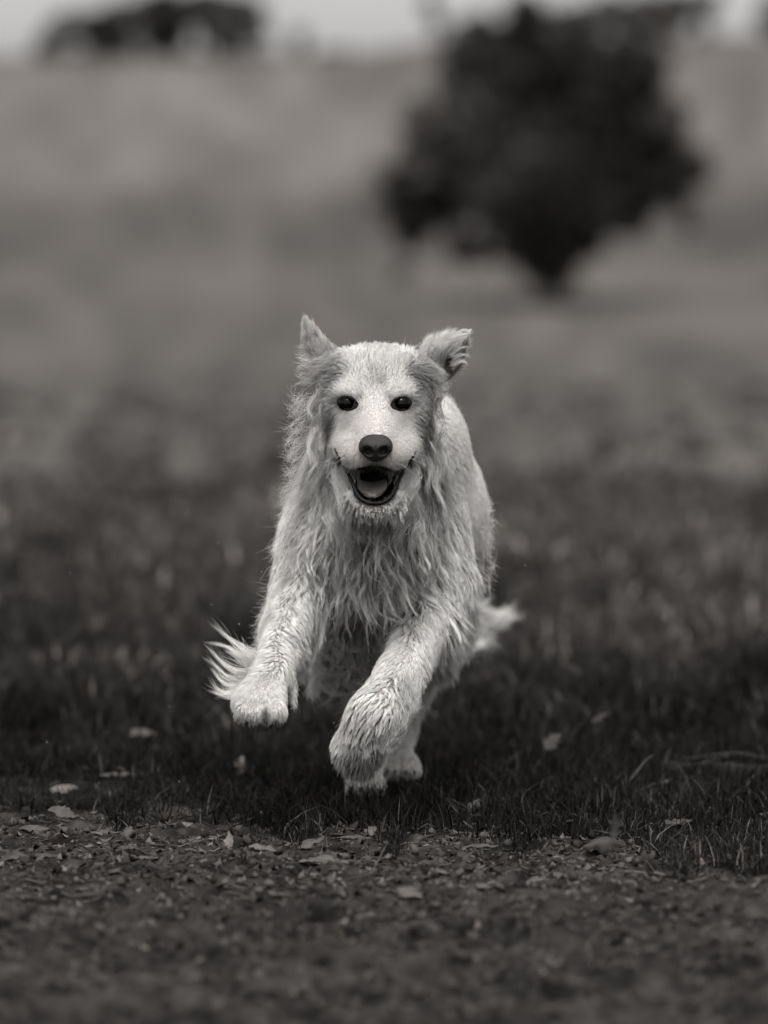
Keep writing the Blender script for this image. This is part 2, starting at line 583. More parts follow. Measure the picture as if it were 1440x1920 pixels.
# grooming control points: px, py, depth, direction (right, away, up), length mm, lift, clump, curl mm, lock spacing mm, shade
B, MD, DK = .66, .60, .42
CP = [
    # muzzle and face (short)
    (705, 800, -.09, (0, .6, .68), 5, .1, .1, 0, 2.5, B), (690, 818, -.11, (-.5, .6, .4), 4, .1, .1, 0, 2.5, B), (720, 818, -.11, (.5, .6, .4), 4, .1, .1, 0, 2.5, B),
    (665, 840, -.11, (-.9, .5, -.1), 4, .04, .1, 0, 2.5, .70), (745, 840, -.11, (.9, .5, -.1), 4, .04, .1, 0, 2.5, .70),
    (680, 868, -.12, (-.4, .2, -1), 6, .3, .3, 0, 2.5, .66), (728, 868, -.12, (.4, .2, -1), 6, .3, .3, 0, 2.5, .66), (704, 866, -.125, (0, 0, -1), 6, .35, .4, 0, 2.5, .06), (692, 868, -.12, (0, 0, -1), 6, .35, .4, 0, 2.5, .2), (716, 868, -.12, (0, 0, -1), 6, .35, .4, 0, 2.5, .2),
    (645, 845, -.08, (-.8, .7, .1), 5, .06, .2, 0, 3, B), (765, 848, -.08, (.8, .7, .1), 5, .06, .2, 0, 3, B),
    (705, 762, -.06, (0, .5, 1), 6, .06, .12, 0, 3, B), (680, 790, -.06, (-.6, .6, .1), 5, .05, .2, 0, 3, B), (730, 790, -.06, (.6, .6, .1), 5, .05, .2, 0, 3, B),
    (705, 720, -.04, (0, .5, 1), 9, .08, .6, 1, 5, .48), (705, 690, -.03, (0, .6, 1), 13, .12, .55, 1, 5, .54), (680, 700, -.03, (-.2, .5, 1), 11, .10, .5, 1, 4, .56),
    (735, 700, -.03, (.2, .5, 1), 11, .10, .5, 1, 4, .56), (705, 655, .02, (0, .8, .6), 18, .22, .5, 1.5, 5, .56), (660, 665, .01, (-.2, .7, .7), 18, .35, .4, 1.5, 5, .68),
    (752, 665, .01, (.2, .7, .7), 18, .35, .4, 1.5, 5, .68),
    (655, 728, -.05, (-.4, .5, .8), 7, .06, .2, 0, 3, .70), (750, 728, -.05, (.4, .5, .8), 7, .06, .2, 0, 3, .70),
    (632, 712, -.02, (-.9, .5, .1), 15, .10, .65, 1, 5, .42), (776, 715, -.02, (.9, .5, -.2), 14, .10, .65, 1, 5, .42),
    (625, 745, -.02, (-.9, .5, -.1), 10, .08, .4, 0, 4, .58), (785, 750, -.02, (.9, .5, -.2), 10, .08, .4, 0, 4, .58),
    (652, 780, -.05, (-.5, .5, -.5), 6, .06, .3, 0, 3, .66), (752, 780, -.05, (.5, .5, -.5), 6, .06, .3, 0, 3, .66),
    (622, 790, -.02, (-.6, .5, -.7), 13, .1, .7, 1, 5, .42), (790, 790, -.02, (.6, .5, -.6), 13, .1, .6, 1, 5, .50),
    (620, 830, -.01, (-.5, .6, -.8), 26, .2, .8, 2, 6, .56), (792, 830, -.01, (.5, .6, -.8), 26, .2, .8, 2, 6, .52),
    # sides of the head below the ears (long)
    (604, 700, .04, (-.7, .4, -.2), 20, .15, .45, 2, 6, .66), (630, 676, .03, (-.6, .4, .7), 14, .08, .4, 1, 5, .66), (806, 706, .04, (.8, .5, -.3), 20, .2, .6, 2, 6, .66),
    (598, 730, .05, (-.7, .4, -.7), 44, .2, .9, 4, 7, .66), (810, 740, .05, (.5, .4, -.9), 42, .18, .92, 3, 7, .52),
    (588, 790, .06, (-.5, .3, -1), 50, .22, .9, 6, 7, .72), (822, 790, .06, (.4, .4, -1), 48, .2, .9, 4, 7, .60),
    (590, 850, .08, (-.4, .2, -1), 54, .22, .9, 8, 7, .74), (820, 850, .08, (.3, .4, -1), 52, .2, .9, 7, 7, .58),
    # lower jaw
    (640, 890, -.05, (-.3, .3, -1), 26, .2, .6, 3, 6, .66), (768, 890, -.05, (.3, .3, -1), 26, .2, .6, 3, 6, .66),
    (655, 925, -.07, (-.25, .3, -1), 34, .2, .65, 4, 6, .66), (750, 925, -.07, (.25, .3, -1), 34, .2, .65, 4, 6, .66),
    (702, 955, -.09, (0, .2, -1), 14, .3, .6, 1, 4, .56), (702, 965, -.04, (0, .3, -1), 26, .2, .6, 3, 6, .6),
    (706, 975, .06, (0, .1, -1), 50, .1, .9, 8, 7, .26), (706, 985, .09, (.2, .0, -1), 50, .1, .9, 8, 7, .30),  # dark values paint the shadow under the chin
    # neck and chest (long wavy wet locks)
    (570, 880, .10, (-.45, .1, -1), 62, .18, .85, 7, 7, .92), (560, 960, .14, (-.4, .05, -1), 58, .2, .85, 7, 7, .92),
    (620, 960, .08, (-.1, .0, -1), 60, .22, .9, 7, 8, .78), (640, 1020, .09, (-.25, -.05, -1), 62, .25, .88, 6, 8, .62),
    (770, 980, .08, (.15, .0, -1), 62, .2, .9, 9, 7, .60), (706, 1020, .09, (.0, -.1, -1), 66, .25, .92, 12, 7, .48),
    (760, 1050, .09, (.15, -.05, -1), 66, .25, .9, 6, 9, .62), (660, 1080, .09, (-.1, -.1, -1), 72, .28, .9, 7, 9, .62),
    (706, 1100, .10, (.05, -.1, -1), 80, .3, .9, 7, 10, .64), (750, 1120, .11, (.05, -.1, -1), 70, .3, .9, 7, 9, .60),
    (640, 1140, .13, (.05, -.1, -1), 50, .3, .93, 8, 8, .24), (700, 1165, .18, (.0, -.1, -1), 60, .25, .93, 8, 8, .24),  # shade of the lower chest hollow put into the fur tone
    (840, 900, .22, (.35, .6, -.8), 20, .14, .45, 2, 6, .68), (845, 980, .20, (.2, .3, -1), 40, .16, .75, 4, 7, .92),
    (850, 1060, .20, (.15, .2, -1), 44, .18, .8, 4, 8, .88), (540, 1030, .17, (-.35, .1, -1), 40, .2, .8, 4, 7, .92),
    # back, flank, rump
    (740, 805, .35, (.1, 1, .1), 18, .25, .45, 2, 7, .70), (850, 830, .45, (.4, .9, -.3), 13, .10, .25, 0, 4, .98), (860, 800, .32, (.4, .9, -.3), 14, .10, .25, 0, 4, .98), (900, 900, .55, (.4, .8, -.6), 13, .10, .25, 0, 4, .98), (890, 940, .45, (.4, .8, -.6), 14, .10, .3, 0, 4.5, .98), (870, 930, .35, (.3, .7, -.7), 16, .10, .35, 0, 5, .95), (915, 960, .62, (.3, .7, -.8), 16, .10, .35, 0, 5, .95),  # flank tones raised: light on the flank put into the colour
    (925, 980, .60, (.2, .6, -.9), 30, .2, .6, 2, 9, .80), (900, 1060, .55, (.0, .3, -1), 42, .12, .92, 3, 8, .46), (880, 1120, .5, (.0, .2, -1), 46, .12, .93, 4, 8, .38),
    (620, 900, .50, (-.3, .8, -.6), 30, .25, .5, 2, 8, .66), (600, 1050, .50, (-.1, .4, -1), 40, .2, .7, 3, 10, .6), (740, 1140, .5, (0, .3, -1), 40, .3, .7, 4, 10, .5),
    (780, 830, .80, (.1, .9, -.1), 18, .25, .45, 2, 8, .68), (860, 950, .9, (.3, .8, -.7), 34, .25, .6, 2, 9, .66), (860, 1120, .8, (.1, .5, -1), 46, .25, .75, 4, 10, .75),
    # forelegs
    (545, 1110, .12, (-.15, .1, -1), 18, .10, .3, 1, 5, .72), (590, 1120, .15, (.3, .1, -1), 38, .3, .75, 4, 8, .66), (520, 1180, .06, (-.3, .1, -1), 12, .06, .2, 0, 4, .73),
    (548, 1200, .05, (.5, .2, -1), 22, .2, .6, 2, 6, .68), (500, 1250, -.04, (-.7, .2, -.8), 13, .10, .5, 0, 5, .72), (530, 1260, -.02, (.5, .2, -1), 13, .10, .5, 0, 5, .70),
    (485, 1310, -.12, (-.25, -.1, -1), 8, .08, .2, 0, 3.5, .68), (515, 1320, -.12, (.2, -.1, -1), 8, .08, .2, 0, 3.5, .73), (450, 1315, -.10, (-.5, 0, -1), 12, .25, .5, 0, 4, .68),
    (487, 1352, -.10, (0, 0, -1), 10, .3, .6, 0, 4, .04), (460, 1350, -.10, (0, 0, -1), 8, .3, .6, 0, 4, .04), (512, 1350, -.10, (0, 0, -1), 8, .3, .6, 0, 4, .04),
    (830, 1110, .17, (.2, .1, -1), 30, .25, .6, 3, 7, .70), (780, 1130, .15, (-.2, .1, -1), 30, .25, .65, 3, 8, .66), (800, 1190, .10, (.0, .1, -1), 13, .06, .2, 0, 4, .68),
    (850, 1180, .14, (.5, .3, -1), 34, .3, .75, 2, 8, .68), (750, 1240, .02, (-.4, .1, -1), 11, .05, .2, 0, 4, .76), (785, 1250, .05, (.2, .2, -1), 18, .15, .5, 1, 6, .73),
    (715, 1310, -.05, (-.6, .0, -1), 14, .12, .6, 0, 6, .70), (755, 1320, -.02, (.1, .1, -1), 30, .25, .92, 0, 8, .66), (680, 1350, -.06, (-.5, .0, -1), 16, .25, .6, 0, 6, .68),
    (720, 1380, -.04, (-.15, .1, -1), 26, .3, .93, 0, 8, .52), (645, 1380, -.01, (-.6, .0, -1), 14, .25, .6, 0, 5, .72), (670, 1415, .0, (-.3, .0, -1), 16, .2, .7, 0, 5, .32),  # last point: underside of the folded paw painted as shaded
    # hind legs
    (640, 1180, .45, (.2, .1, -1), 44, .3, .93, 8, 8, .30), (610, 1230, .48, (.2, -.1, -1), 30, .25, .8, 4, 8, .44), (680, 1260, .56, (.2, -.1, -1), 42, .3, .93, 8, 8, .26),  # dark values: shade between the forelegs put into the fur
    (705, 1330, .66, (.1, 0, -1), 18, .25, .5, 1, 6, .72), (690, 1420, .55, (-.1, -.1, -1), 11, .2, .4, 0, 4, .82), (685, 1465, .5, (0, -.6, -.6), 9, .2, .5, 0, 4, .70),
    (800, 1180, .6, (.2, .1, -1), 34, .3, .8, 4, 10, .62), (775, 1290, .75, (.1, 0, -1), 22, .25, .6, 1, 7, .62), (745, 1400, .70, (.1, -.1, -1), 10, .2, .4, 0, 4, .72),
    (750, 1435, .66, (.1, -.6, -.6), 9, .2, .5, 0, 4, .82),
]
CPp = np.array([P(c[0], c[1], c[2]) for c in CP])
CPd = np.array([c[3] for c in CP], float); CPd /= np.linalg.norm(CPd, axis=1)[:, None]
CPv = np.array([c[4:] for c in CP], float)


def groom(p, sharp=5.0):
    """interpolated direction and [length, lift, clump, curl, spacing, shade]"""
    Dr = np.zeros((len(p), 3)); Vv = np.zeros((len(p), CPv.shape[1]))
    for i in range(0, len(p), 20000):
        q = p[i:i + 20000]
        d2 = ((q[:, None, :] - CPp[None]) ** 2).sum(-1)
        w = 1 / (d2 + .00006) ** (sharp / 2)
        w /= w.sum(1)[:, None]
        Dr[i:i + 20000] = w @ CPd; Vv[i:i + 20000] = w @ CPv
    return Dr / (np.linalg.norm(Dr, axis=1)[:, None] + 1e-9), Vv




MARKS_AND_SHADE = ((498, 1330, -.125, .0045, .7), (498, 1338, -.125, .006, .85), (498, 1347, -.125, .006, .85), (470, 1344, -.12, .003, .6), (518, 1344, -.12, .003, .6), (665, 1424, .0, .024, .5), (702, 1410, -.02, .022, .5), (620, 792, -.03, .017, .68), (606, 770, .0, .016, .5), (605, 830, .0, .024, .5), (804, 790, .0, .022, .6), (800, 880, .0, .024, .6), (822, 770, .03, .016, .6), (716, 716, -.05, .007, .35), (695, 690, -.04, .008, .2), (705, 872, -.115, .010, .85), (598, 745, .03, .018, .4), (806, 760, .04, .016, .5), (630, 706, -.03, .019, .52), (612, 735, .0, .014, .4),
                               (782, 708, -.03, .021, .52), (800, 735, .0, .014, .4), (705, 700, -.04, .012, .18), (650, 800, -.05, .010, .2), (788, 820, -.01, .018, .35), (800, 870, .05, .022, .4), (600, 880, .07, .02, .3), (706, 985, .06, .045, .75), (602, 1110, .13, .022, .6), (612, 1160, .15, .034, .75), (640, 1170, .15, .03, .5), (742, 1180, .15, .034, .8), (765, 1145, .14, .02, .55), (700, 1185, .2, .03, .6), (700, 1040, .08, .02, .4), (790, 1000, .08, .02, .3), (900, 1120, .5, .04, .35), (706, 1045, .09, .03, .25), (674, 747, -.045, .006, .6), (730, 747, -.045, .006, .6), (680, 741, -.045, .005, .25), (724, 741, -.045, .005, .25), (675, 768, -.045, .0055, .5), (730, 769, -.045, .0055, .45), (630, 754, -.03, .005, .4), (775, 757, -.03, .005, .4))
MARKS_AND_SHADE = [((front(m[0], m[1]) if abs(front(m[0], m[1])[1] - m[2]) < .2 else P(*m[:3])), m[3], m[4]) for m in MARKS_AND_SHADE]  # also paints shade under chin, in chest hollows, toe clefts and under the paw


def marks_and_shade(p):
    """coat markings (dark eye rims, wet tan patches on brows and cheeks) and painted shade in hollows, clefts and undersides"""
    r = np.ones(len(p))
    for c, rad_, a_ in MARKS_AND_SHADE:
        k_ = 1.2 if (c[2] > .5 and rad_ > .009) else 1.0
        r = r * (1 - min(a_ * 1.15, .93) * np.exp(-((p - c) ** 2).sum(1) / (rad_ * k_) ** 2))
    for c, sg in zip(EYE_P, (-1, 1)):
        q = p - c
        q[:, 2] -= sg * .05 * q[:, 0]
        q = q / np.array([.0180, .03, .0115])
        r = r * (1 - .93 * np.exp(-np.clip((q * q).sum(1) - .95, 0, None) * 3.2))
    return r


_, bv_ = groom(BV)
BODY_TONE = np.interp(bv_[:, 0], [5, 8, 13, 18, 40], [.56, .42, .22, .14, .03]) * marks_and_shade(BV)  # gap shade put into the skin tone: darker under longer fur

# ------------------------------------------------------------------ dog: body and bare parts
M_skin = material('dog_skin', attr='tone', rough=.7, spec=.12)
M_black = material('bare_black_skin', value=.008, rough=.7, spec=.08, bump=(700, .0006))
M_lip = material('wet_black_lip', value=.006, rough=.5, spec=.15, bump=(500, .001))
M_nose = material('nose_leather', value=.012, rough=.55, spec=.42, bump=(1000, .0014))
M_eye = material('eye', value=.002, rough=.03, spec=.13)
M_tongue = material('tongue', value=.38, rough=.4, spec=.4, bump=(900, .0008))
M_claw = material('claw', value=.03, rough=.35)
M_pad = material('paw_pad', value=.015, rough=.7, bump=(900, .001))

dog = bpy.data.objects.new('dog', None)
COL.objects.link(dog)
dog.empty_display_size = .2
tag(dog, 'wet pale long-haired dog galloping towards the camera with its mouth open and ears flying', 'dog')
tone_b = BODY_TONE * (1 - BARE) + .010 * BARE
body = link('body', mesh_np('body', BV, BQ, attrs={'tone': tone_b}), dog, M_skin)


def grid_faces(nu, nv, wrap=False):
    Q = []
    for i in range(nu - 1):
        for j in range(nv if wrap else nv - 1):
            k = (j + 1) % nv
            Q.append((i * nv + j, (i + 1) * nv + j, (i + 1) * nv + k, i * nv + k))
    return np.array(Q)


def blob(c, r, fn=None, nu=28, nv=36, R=None):
    u = np.linspace(0.001, math.pi - .001, nu); v = np.arange(nv) * 2 * math.pi / nv
    U, V = np.meshgrid(u, v, indexing='ij')
    d = np.stack([np.sin(U) * np.cos(V), -np.cos(U), np.sin(U) * np.sin(V)], -1).reshape(-1, 3)   # pole towards -y
    p = d * np.array(r)
    if fn is not None: p = fn(p, d)
    if R is not None: p = p @ R.T
    return p + np.array(c), grid_faces(nu, nv, True)[:, ::-1]


# eyes
for i, s_ in enumerate(EYE_P):
    c = s_ + np.array([0, .0118, 0])
    v, q = blob(c, (.0150, .0130, .0135))
    eye = link('eye', mesh_np('eye', v, q), body, M_eye)
    # lids: almond rim following the eyeball
    a = np.linspace(0, 2 * math.pi, 41)[:-1]
    sx = 1 if i == 1 else -1
    ax_ = .0178 * np.cos(a); az_ = .0088 * np.sin(a) * (1 - .25 * np.cos(a) * sx)
    az_ = np.where(az_ > 0, az_ * 1.12, az_)
    yy = -np.sqrt(np.clip(.0142 ** 2 - (ax_ * .68) ** 2 - az_ ** 2, 1e-6, None)) + .0016
    ring = RIMS[i] - np.array([0, .0004, 0])
    V_, Q_ = [], []
    sg = 8
    for j in range(40):
        t = ring[(j + 1) % 40] - ring[j - 1]; t /= np.linalg.norm(t)
        u_ = np.cross(t, [0, 1, 0]); u_ /= np.linalg.norm(u_); w_ = np.cross(t, u_)
        b_ = np.arange(sg) * 2 * math.pi / sg
        rr = .0013 + .0003 * abs(math.cos(a[j]))
        V_.append(ring[j] + rr * (np.cos(b_)[:, None] * u_ + np.sin(b_)[:, None] * w_))
    for j in range(40):
        for k in range(sg):
            Q_.append((j * sg + k, j * sg + (k + 1) % sg, ((j + 1) % 40) * sg + (k + 1) % sg, ((j + 1) % 40) * sg + k))
    link('eyelid', mesh_np('eyelid', np.concatenate(V_), np.array(Q_)), body, M_black)

# nose leather with nostrils
def nose_fn(p, d):
    x, y, z = p[:, 0].copy(), p[:, 1].copy(), p[:, 2].copy()
    zz = z / .0215
    x = x * (1 + .10 * np.clip(zz, -1, 1) - .42 * np.clip(-zz - .25, 0, 1))          # narrower below
    x = np.sign(x) * (np.abs(x) ** .9) * (.026 ** .1)
    y = y + .005 * np.clip(zz, 0, 1) ** 2 + .006 * np.clip(-zz - .1, 0, 1)
    y = y + .0018 * np.exp(-(x / .0018) ** 2) * np.clip((.3 - zz) * 3, 0, 1)                             # middle groove
    for s in (-1, 1):
        e = ((x - s * .0118) / .0068) ** 2 + ((z + .0045 - .25 * s * (x - s * .0118)) / .0056) ** 2
        y = y + .014 * np.exp(-e ** 1.3)
        e2 = ((x - s * .019) / .006) ** 2 + ((z + .008) / .0025) ** 2
        y = y + .004 * np.exp(-e2)
    return np.stack([x, y, z], -1)


nc = front(704.5, 840) + np.array([0, .0015, 0])
v, q = blob(nc, (.0262, .0175, .0215), nose_fn, 60, 80)
nose = link('nose', mesh_np('nose', v, q), body, M_nose)

# tongue: tapered slab with a centre groove and raised rim
nu, nv = 26, 21
V_ = []
for side in (0, 1):
    for i in range(nu):
        t = i / (nu - 1)
        y = .01 - .074 * t
        zc = P(698, 903, y)[2] - .010 * t - .010 * t * t
        hw = .0245 * math.sqrt(max(1 - max((t - .72) / .29, 0) ** 2, .0004)) * (.85 + .15 * t)
        for j in range(nv):
            s = -1 + 2 * j / (nv - 1)
            x = P(698, 893, y)[0] + hw * s
            cup = .0075 * (abs(s) ** 2.2) * (1 - t ** 5) + .0004 * math.sin(9 * t + 4 * s)
            z = zc + cup - (0.0055 * (1 - s ** 4) ** .5 + .0004 if side else -.001 * (1 - math.exp(-(s / .12) ** 2)))
            V_.append((x, y + (.002 if side else 0), z))
V_ = np.array(V_)
q1 = grid_faces(nu, nv); q2 = q1[:, ::-1] + nu * nv
rim = []
b = [i * nv for i in range(nu)] + [(nu - 1) * nv + j for j in range(1, nv)] + [i * nv + nv - 1 for i in range(nu - 2, -1, -1)]
for a_, b_ in zip(b[:-1], b[1:]):
    rim.append((a_, b_, b_ + nu * nv, a_ + nu * nv))
tongue = link('tongue', mesh_np('tongue', V_, np.concatenate([q1[:, ::-1], q2[:, ::-1], np.array(rim)])), body, M_tongue)
tongue['label'] = 'pale tongue cupped low in the open mouth'

# black crinkled lips of the lower jaw
def lip(pts, rad, seed):
    r_ = np.random.default_rng(seed)
    pts = np.array([P(*p) for p in pts]); t = np.linspace(0, 1, len(pts)); tt = np.linspace(0, 1, 60)
    c = np.stack([np.interp(tt, t, pts[:, k]) for k in range(3)], -1)
    for _ in range(3): c[1:-1] = (c[:-2] + 2 * c[1:-1] + c[2:]) / 4
    rr = np.interp(tt, np.linspace(0, 1, len(rad)), rad) * (1 + .12 * np.sin(tt * 70 + r_.random() * 6) * r_.random(60) + .12 * (r_.random(60) - .5))
    return tube_np(c, rr, 10)


for pts, seed in ((((628, 844, front(629, 845)[1]), (636, 858, front(637, 859)[1]), (645, 874, front(645, 874)[1] + .002), (655, 893, -.080), (663, 910, -.090), (668, 926, -.096), (678, 937, -.1), (690, 943, -.103), (702, 944.5, -.104)), 1),
                  (((779, 850, front(777, 851)[1]), (771, 862, front(770, 863)[1]), (762, 876, front(762, 876)[1] + .002), (752, 892, -.080), (743, 910, -.090), (737, 926, -.096), (727, 937, -.1), (715, 943, -.103), (702, 944.5, -.104)), 2)):
    v, q = lip(pts, (.0010, .0022, .0030, .0036, .0036, .0032), seed)
    link('lip', mesh_np('lip', v, q), body, M_lip)
# upper black lip edge beneath the flews
for pts, seed in ((((632, 848, -.030), (646, 866, -.060), (664, 877, -.085), (684, 880, -.102), (703, 872, -.110)), 3),
                  (((774, 856, -.030), (760, 868, -.060), (744, 877, -.085), (724, 880, -.102), (705, 872, -.110)), 4)):
    v, q = lip(pts, (.0012, .0022, .0026, .0026, .0022), seed)
    link('lip', mesh_np('lip', v, q), body, M_lip)

# claws and pads
def claw(px, py, y, dirv, L=.013, r=.0028):
    p0 = P(px, py, y); d = np.array(dirv, float); d /= np.linalg.norm(d)
    t = np.linspace(0, 1, 6)[:, None]
    pts = p0 + d * L * t + np.array([0, 0, -.3 * L]) * t ** 2
    v, q = tube_np(pts, r * (1 - .85 * t[:, 0]), 8)
    link('claw', mesh_np('claw', v, q), body, M_claw)


for px_ in (455, 477, 501, 524): claw(px_, 1349, -.135, (0, -.6, -1), .012)
for k_, (px_, py_) in enumerate(((637, 1392), (641, 1414), (655, 1434), (678, 1443))): claw(px_, py_, .012, (-.3, .1, -1), .010)
for px_ in (659, 675, 695, 711): claw(px_, 1478, .462, (0, -1, -.5), .012)
for px_ in (725, 741, 761, 777): claw(px_, 1446, .632, (0, -1, -.4), .012)
for (px_, py_, y_, r_) in ((487, 1358, -.105, (.022, .016, .011)), (463, 1354, -.122, (.011, .012, .009)), (508, 1355, -.122, (.011, .012, .009))):
    v, q = blob(P(px_, py_, y_), r_)
    link('paw_pad', mesh_np('paw_pad', v, q), body, M_pad)


# ears: cupped flaps with thickness, blown upwards
def bez(p, t):
    p = np.array(p, float); t = t[:, None]
    return (1 - t) ** 3 * p[0] + 3 * (1 - t) ** 2 * t * p[1] + 3 * (1 - t) * t ** 2 * p[2] + t ** 3 * p[3]


def ear_surface(edge_a, edge_b, bulge, nu=26, nv=15):
    """edge_a / edge_b: four control pixels with depth from base to tip; bulge pushes the middle backwards"""
    t = np.linspace(0, 1, nu)
    A = bez([P(*p) for p in edge_a], t); B = bez([P(*p) for p in edge_b], t)
    s = np.linspace(0, 1, nv)
    G_ = A[:, None] * (1 - s)[None, :, None] + B[:, None] * s[None, :, None]
    w = (4 * s * (1 - s))[None, :, None] * (1 - .7 * t)[:, None, None]
    G_ = G_ + w * np.array(bulge)
    du = np.gradient(G_, axis=0); dv = np.gradient(G_, axis=1)
    n = np.cross(du, dv); n /= np.linalg.norm(n, axis=2)[..., None] + 1e-9
    return G_, n


EARS = [
    # image left ear: seen nearly edge-on, pointing up, back of the flap towards the camera
    ear_surface([(622, 716, .055), (590, 706, .048), (566, 664, .035), (572, 602, .03)],
                [(652, 672, .045), (628, 662, .035), (602, 632, .03), (575, 600, .03)], (0, -.010, 0)),
    # image right ear: open flap, hollow facing down and outwards
    ear_surface([(772, 668, .045), (794, 630, .03), (832, 622, .03), (872, 624, .035)],
                [(798, 726, .06), (848, 722, .055), (874, 686, .05), (874, 632, .038)], (.0, .034, .010)),
]
ear_objs = []
for G_, n in EARS:
    nu, nv = G_.shape[:2]
    sgn = -np.sign((n @ np.array([0, -1, 0])).mean())
    th = .0016
    Vv = np.concatenate([(G_ + n * th).reshape(-1, 3), (G_ - n * th).reshape(-1, 3)])
    q1 = grid_faces(nu, nv)
    b = [i * nv for i in range(nu)] + [(nu - 1) * nv + j for j in range(1, nv)] + [i * nv + nv - 1 for i in range(nu - 2, -1, -1)]
    rim = [(a_, b_, b_ + nu * nv, a_ + nu * nv) for a_, b_ in zip(b[:-1], b[1:])]
    e = link('ear', mesh_np('ear', Vv, np.concatenate([q1, q1[:, ::-1] + nu * nv, np.array(rim)]), attrs={'tone': np.full(len(Vv), .20)}), dog, M_skin)
    ear_objs.append(e)
ear_objs[0]['label'] = 'ear blown straight up into a thin point'
ear_objs[1]['label'] = 'ear lifted sideways showing its dark hollow'

# tail
tl = np.array([P(800, 960, .68), P(835, 1060, 1.07), P(862, 1140, 1.12), (P(893, 1175, 1.14)), P(906, 1168, 1.14), P(916, 1158, 1.13)])
tt = np.linspace(0, 1, 24)
tc = np.stack([np.interp(tt, np.linspace(0, 1, 6), tl[:, k]) for k in range(3)], -1)
for _ in range(5): tc[1:-1] = (tc[:-2] + 2 * tc[1:-1] + tc[2:]) / 4
v, q = tube_np(tc, np.interp(tt, [0, .3, .7, 1], [.030, .020, .014, .005]), 12)
tail = link('tail', mesh_np('tail', v, q, attrs={'tone': np.full(len(v), .40)}), dog, M_skin)

# ------------------------------------------------------------------ fur
def fur_material():
    m = bpy.data.materials.new('fur')
    m.use_nodes = True
    n = m.node_tree; N = n.nodes; L = n.links
    N.clear()
    out = N.new('ShaderNodeOutputMaterial')
    a = N.new('ShaderNodeAttribute'); a.attribute_name = 'shade'
    hi = N.new('ShaderNodeHairInfo')
    mr = N.new('ShaderNodeMapRange')       # wet roots, darkened further as shade between locks; tips paler
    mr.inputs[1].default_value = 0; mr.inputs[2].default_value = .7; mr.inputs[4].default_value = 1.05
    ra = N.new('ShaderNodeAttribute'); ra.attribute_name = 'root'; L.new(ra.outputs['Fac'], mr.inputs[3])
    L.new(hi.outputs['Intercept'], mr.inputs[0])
    rn = N.new('ShaderNodeMapRange'); rn.inputs[3].default_value = .86; rn.inputs[4].default_value = 1.10
    L.new(hi.outputs['Random'], rn.inputs[0])
    m1 = N.new('ShaderNodeMath'); m1.operation = 'MULTIPLY'; L.new(a.outputs['Fac'], m1.inputs[0]); L.new(mr.outputs[0], m1.inputs[1])
    m2 = N.new('ShaderNodeMath'); m2.operation = 'MULTIPLY'; L.new(m1.outputs[0], m2.inputs[0]); L.new(rn.outputs[0], m2.inputs[1])
    cl = N.new('ShaderNodeClamp'); cl.inputs['Max'].default_value = .92
    L.new(m2.outputs[0], cl.inputs[0])
    cc = N.new('ShaderNodeCombineColor')
    for i, w in enumerate((1.0, .985, .965)):
        mm = N.new('ShaderNodeMath'); mm.operation = 'MULTIPLY'; mm.inputs[1].default_value = w
        L.new(cl.outputs[0], mm.inputs[0]); L.new(mm.outputs[0], cc.inputs[i])
    df = N.new('ShaderNodeBsdfDiffuse'); tr = N.new('ShaderNodeBsdfTranslucent')
    L.new(cc.outputs[0], df.inputs[0]); L.new(cc.outputs[0], tr.inputs[0])
    mx = N.new('ShaderNodeMixShader'); mx.inputs[0].default_value = .20
    L.new(df.outputs[0], mx.inputs[1]); L.new(tr.outputs[0], mx.inputs[2])
    gl = N.new('ShaderNodeBsdfHair'); gl.component = 'Reflection'
    gl.inputs['RoughnessU'].default_value = .16; gl.inputs['RoughnessV'].default_value = .5
    gl.inputs['Color'].default_value = (.6, .6, .59, 1)
    m3 = N.new('ShaderNodeMixShader'); m3.inputs[0].default_value = .14
    L.new(mx.outputs[0], m3.inputs[1]); L.new(gl.outputs[0], m3.inputs[2])
    L.new(m3.outputs[0], out.inputs[0])
    return m


M_fur = fur_material()


def curves_obj(name, pts, rad, shade, parent, label=None, root=None):
    """pts (n, m, 3), rad (n, m), shade (n,)"""
    n, m, _ = pts.shape
    hc = bpy.data.hair_curves.new(name)
    hc.add_curves([m] * n)
    hc.attributes['position'].data.foreach_set('vector', pts.astype(np.float32).ravel())
    r = hc.attributes.get('radius') or hc.attributes.new('radius', 'FLOAT', 'POINT')
    r.data.foreach_set('value', rad.astype(np.float32).ravel())
    s = hc.attributes.new('shade', 'FLOAT', 'CURVE')
    s.data.foreach_set('value', shade.astype(np.float32))
    s = hc.attributes.new('root', 'FLOAT', 'CURVE')
    s.data.foreach_set('value', (np.full(n, .55) if root is None else root).astype(np.float32))
    o = link(name, hc, parent, M_fur)
    o['kind'] = 'stuff'
    if label: o['label'] = label
    return o


# triangle areas of the body for scattering
tri = np.concatenate([BQ[:, [0, 1, 2]], BQ[:, [0, 2, 3]]])
TA = np.linalg.norm(np.cross(BV[tri[:, 1]] - BV[tri[:, 0]], BV[tri[:, 2]] - BV[tri[:, 0]]), axis=1) / 2
TC = BV[tri].mean(1)


def scatter(n, weight):
    w = TA * weight; w = w / w.sum()
    t = rng.choice(len(tri), n, p=w)
    a, b = rng.random(n), rng.random(n)
    f = a + b > 1; a[f] = 1 - a[f]; b[f] = 1 - b[f]
    v = BV[tri[t]]
    return v[:, 0] + a[:, None] * (v[:, 1] - v[:, 0]) + b[:, None] * (v[:, 2] - v[:, 0])


NSEG = 11
TT = np.linspace(0, 1, NSEG)


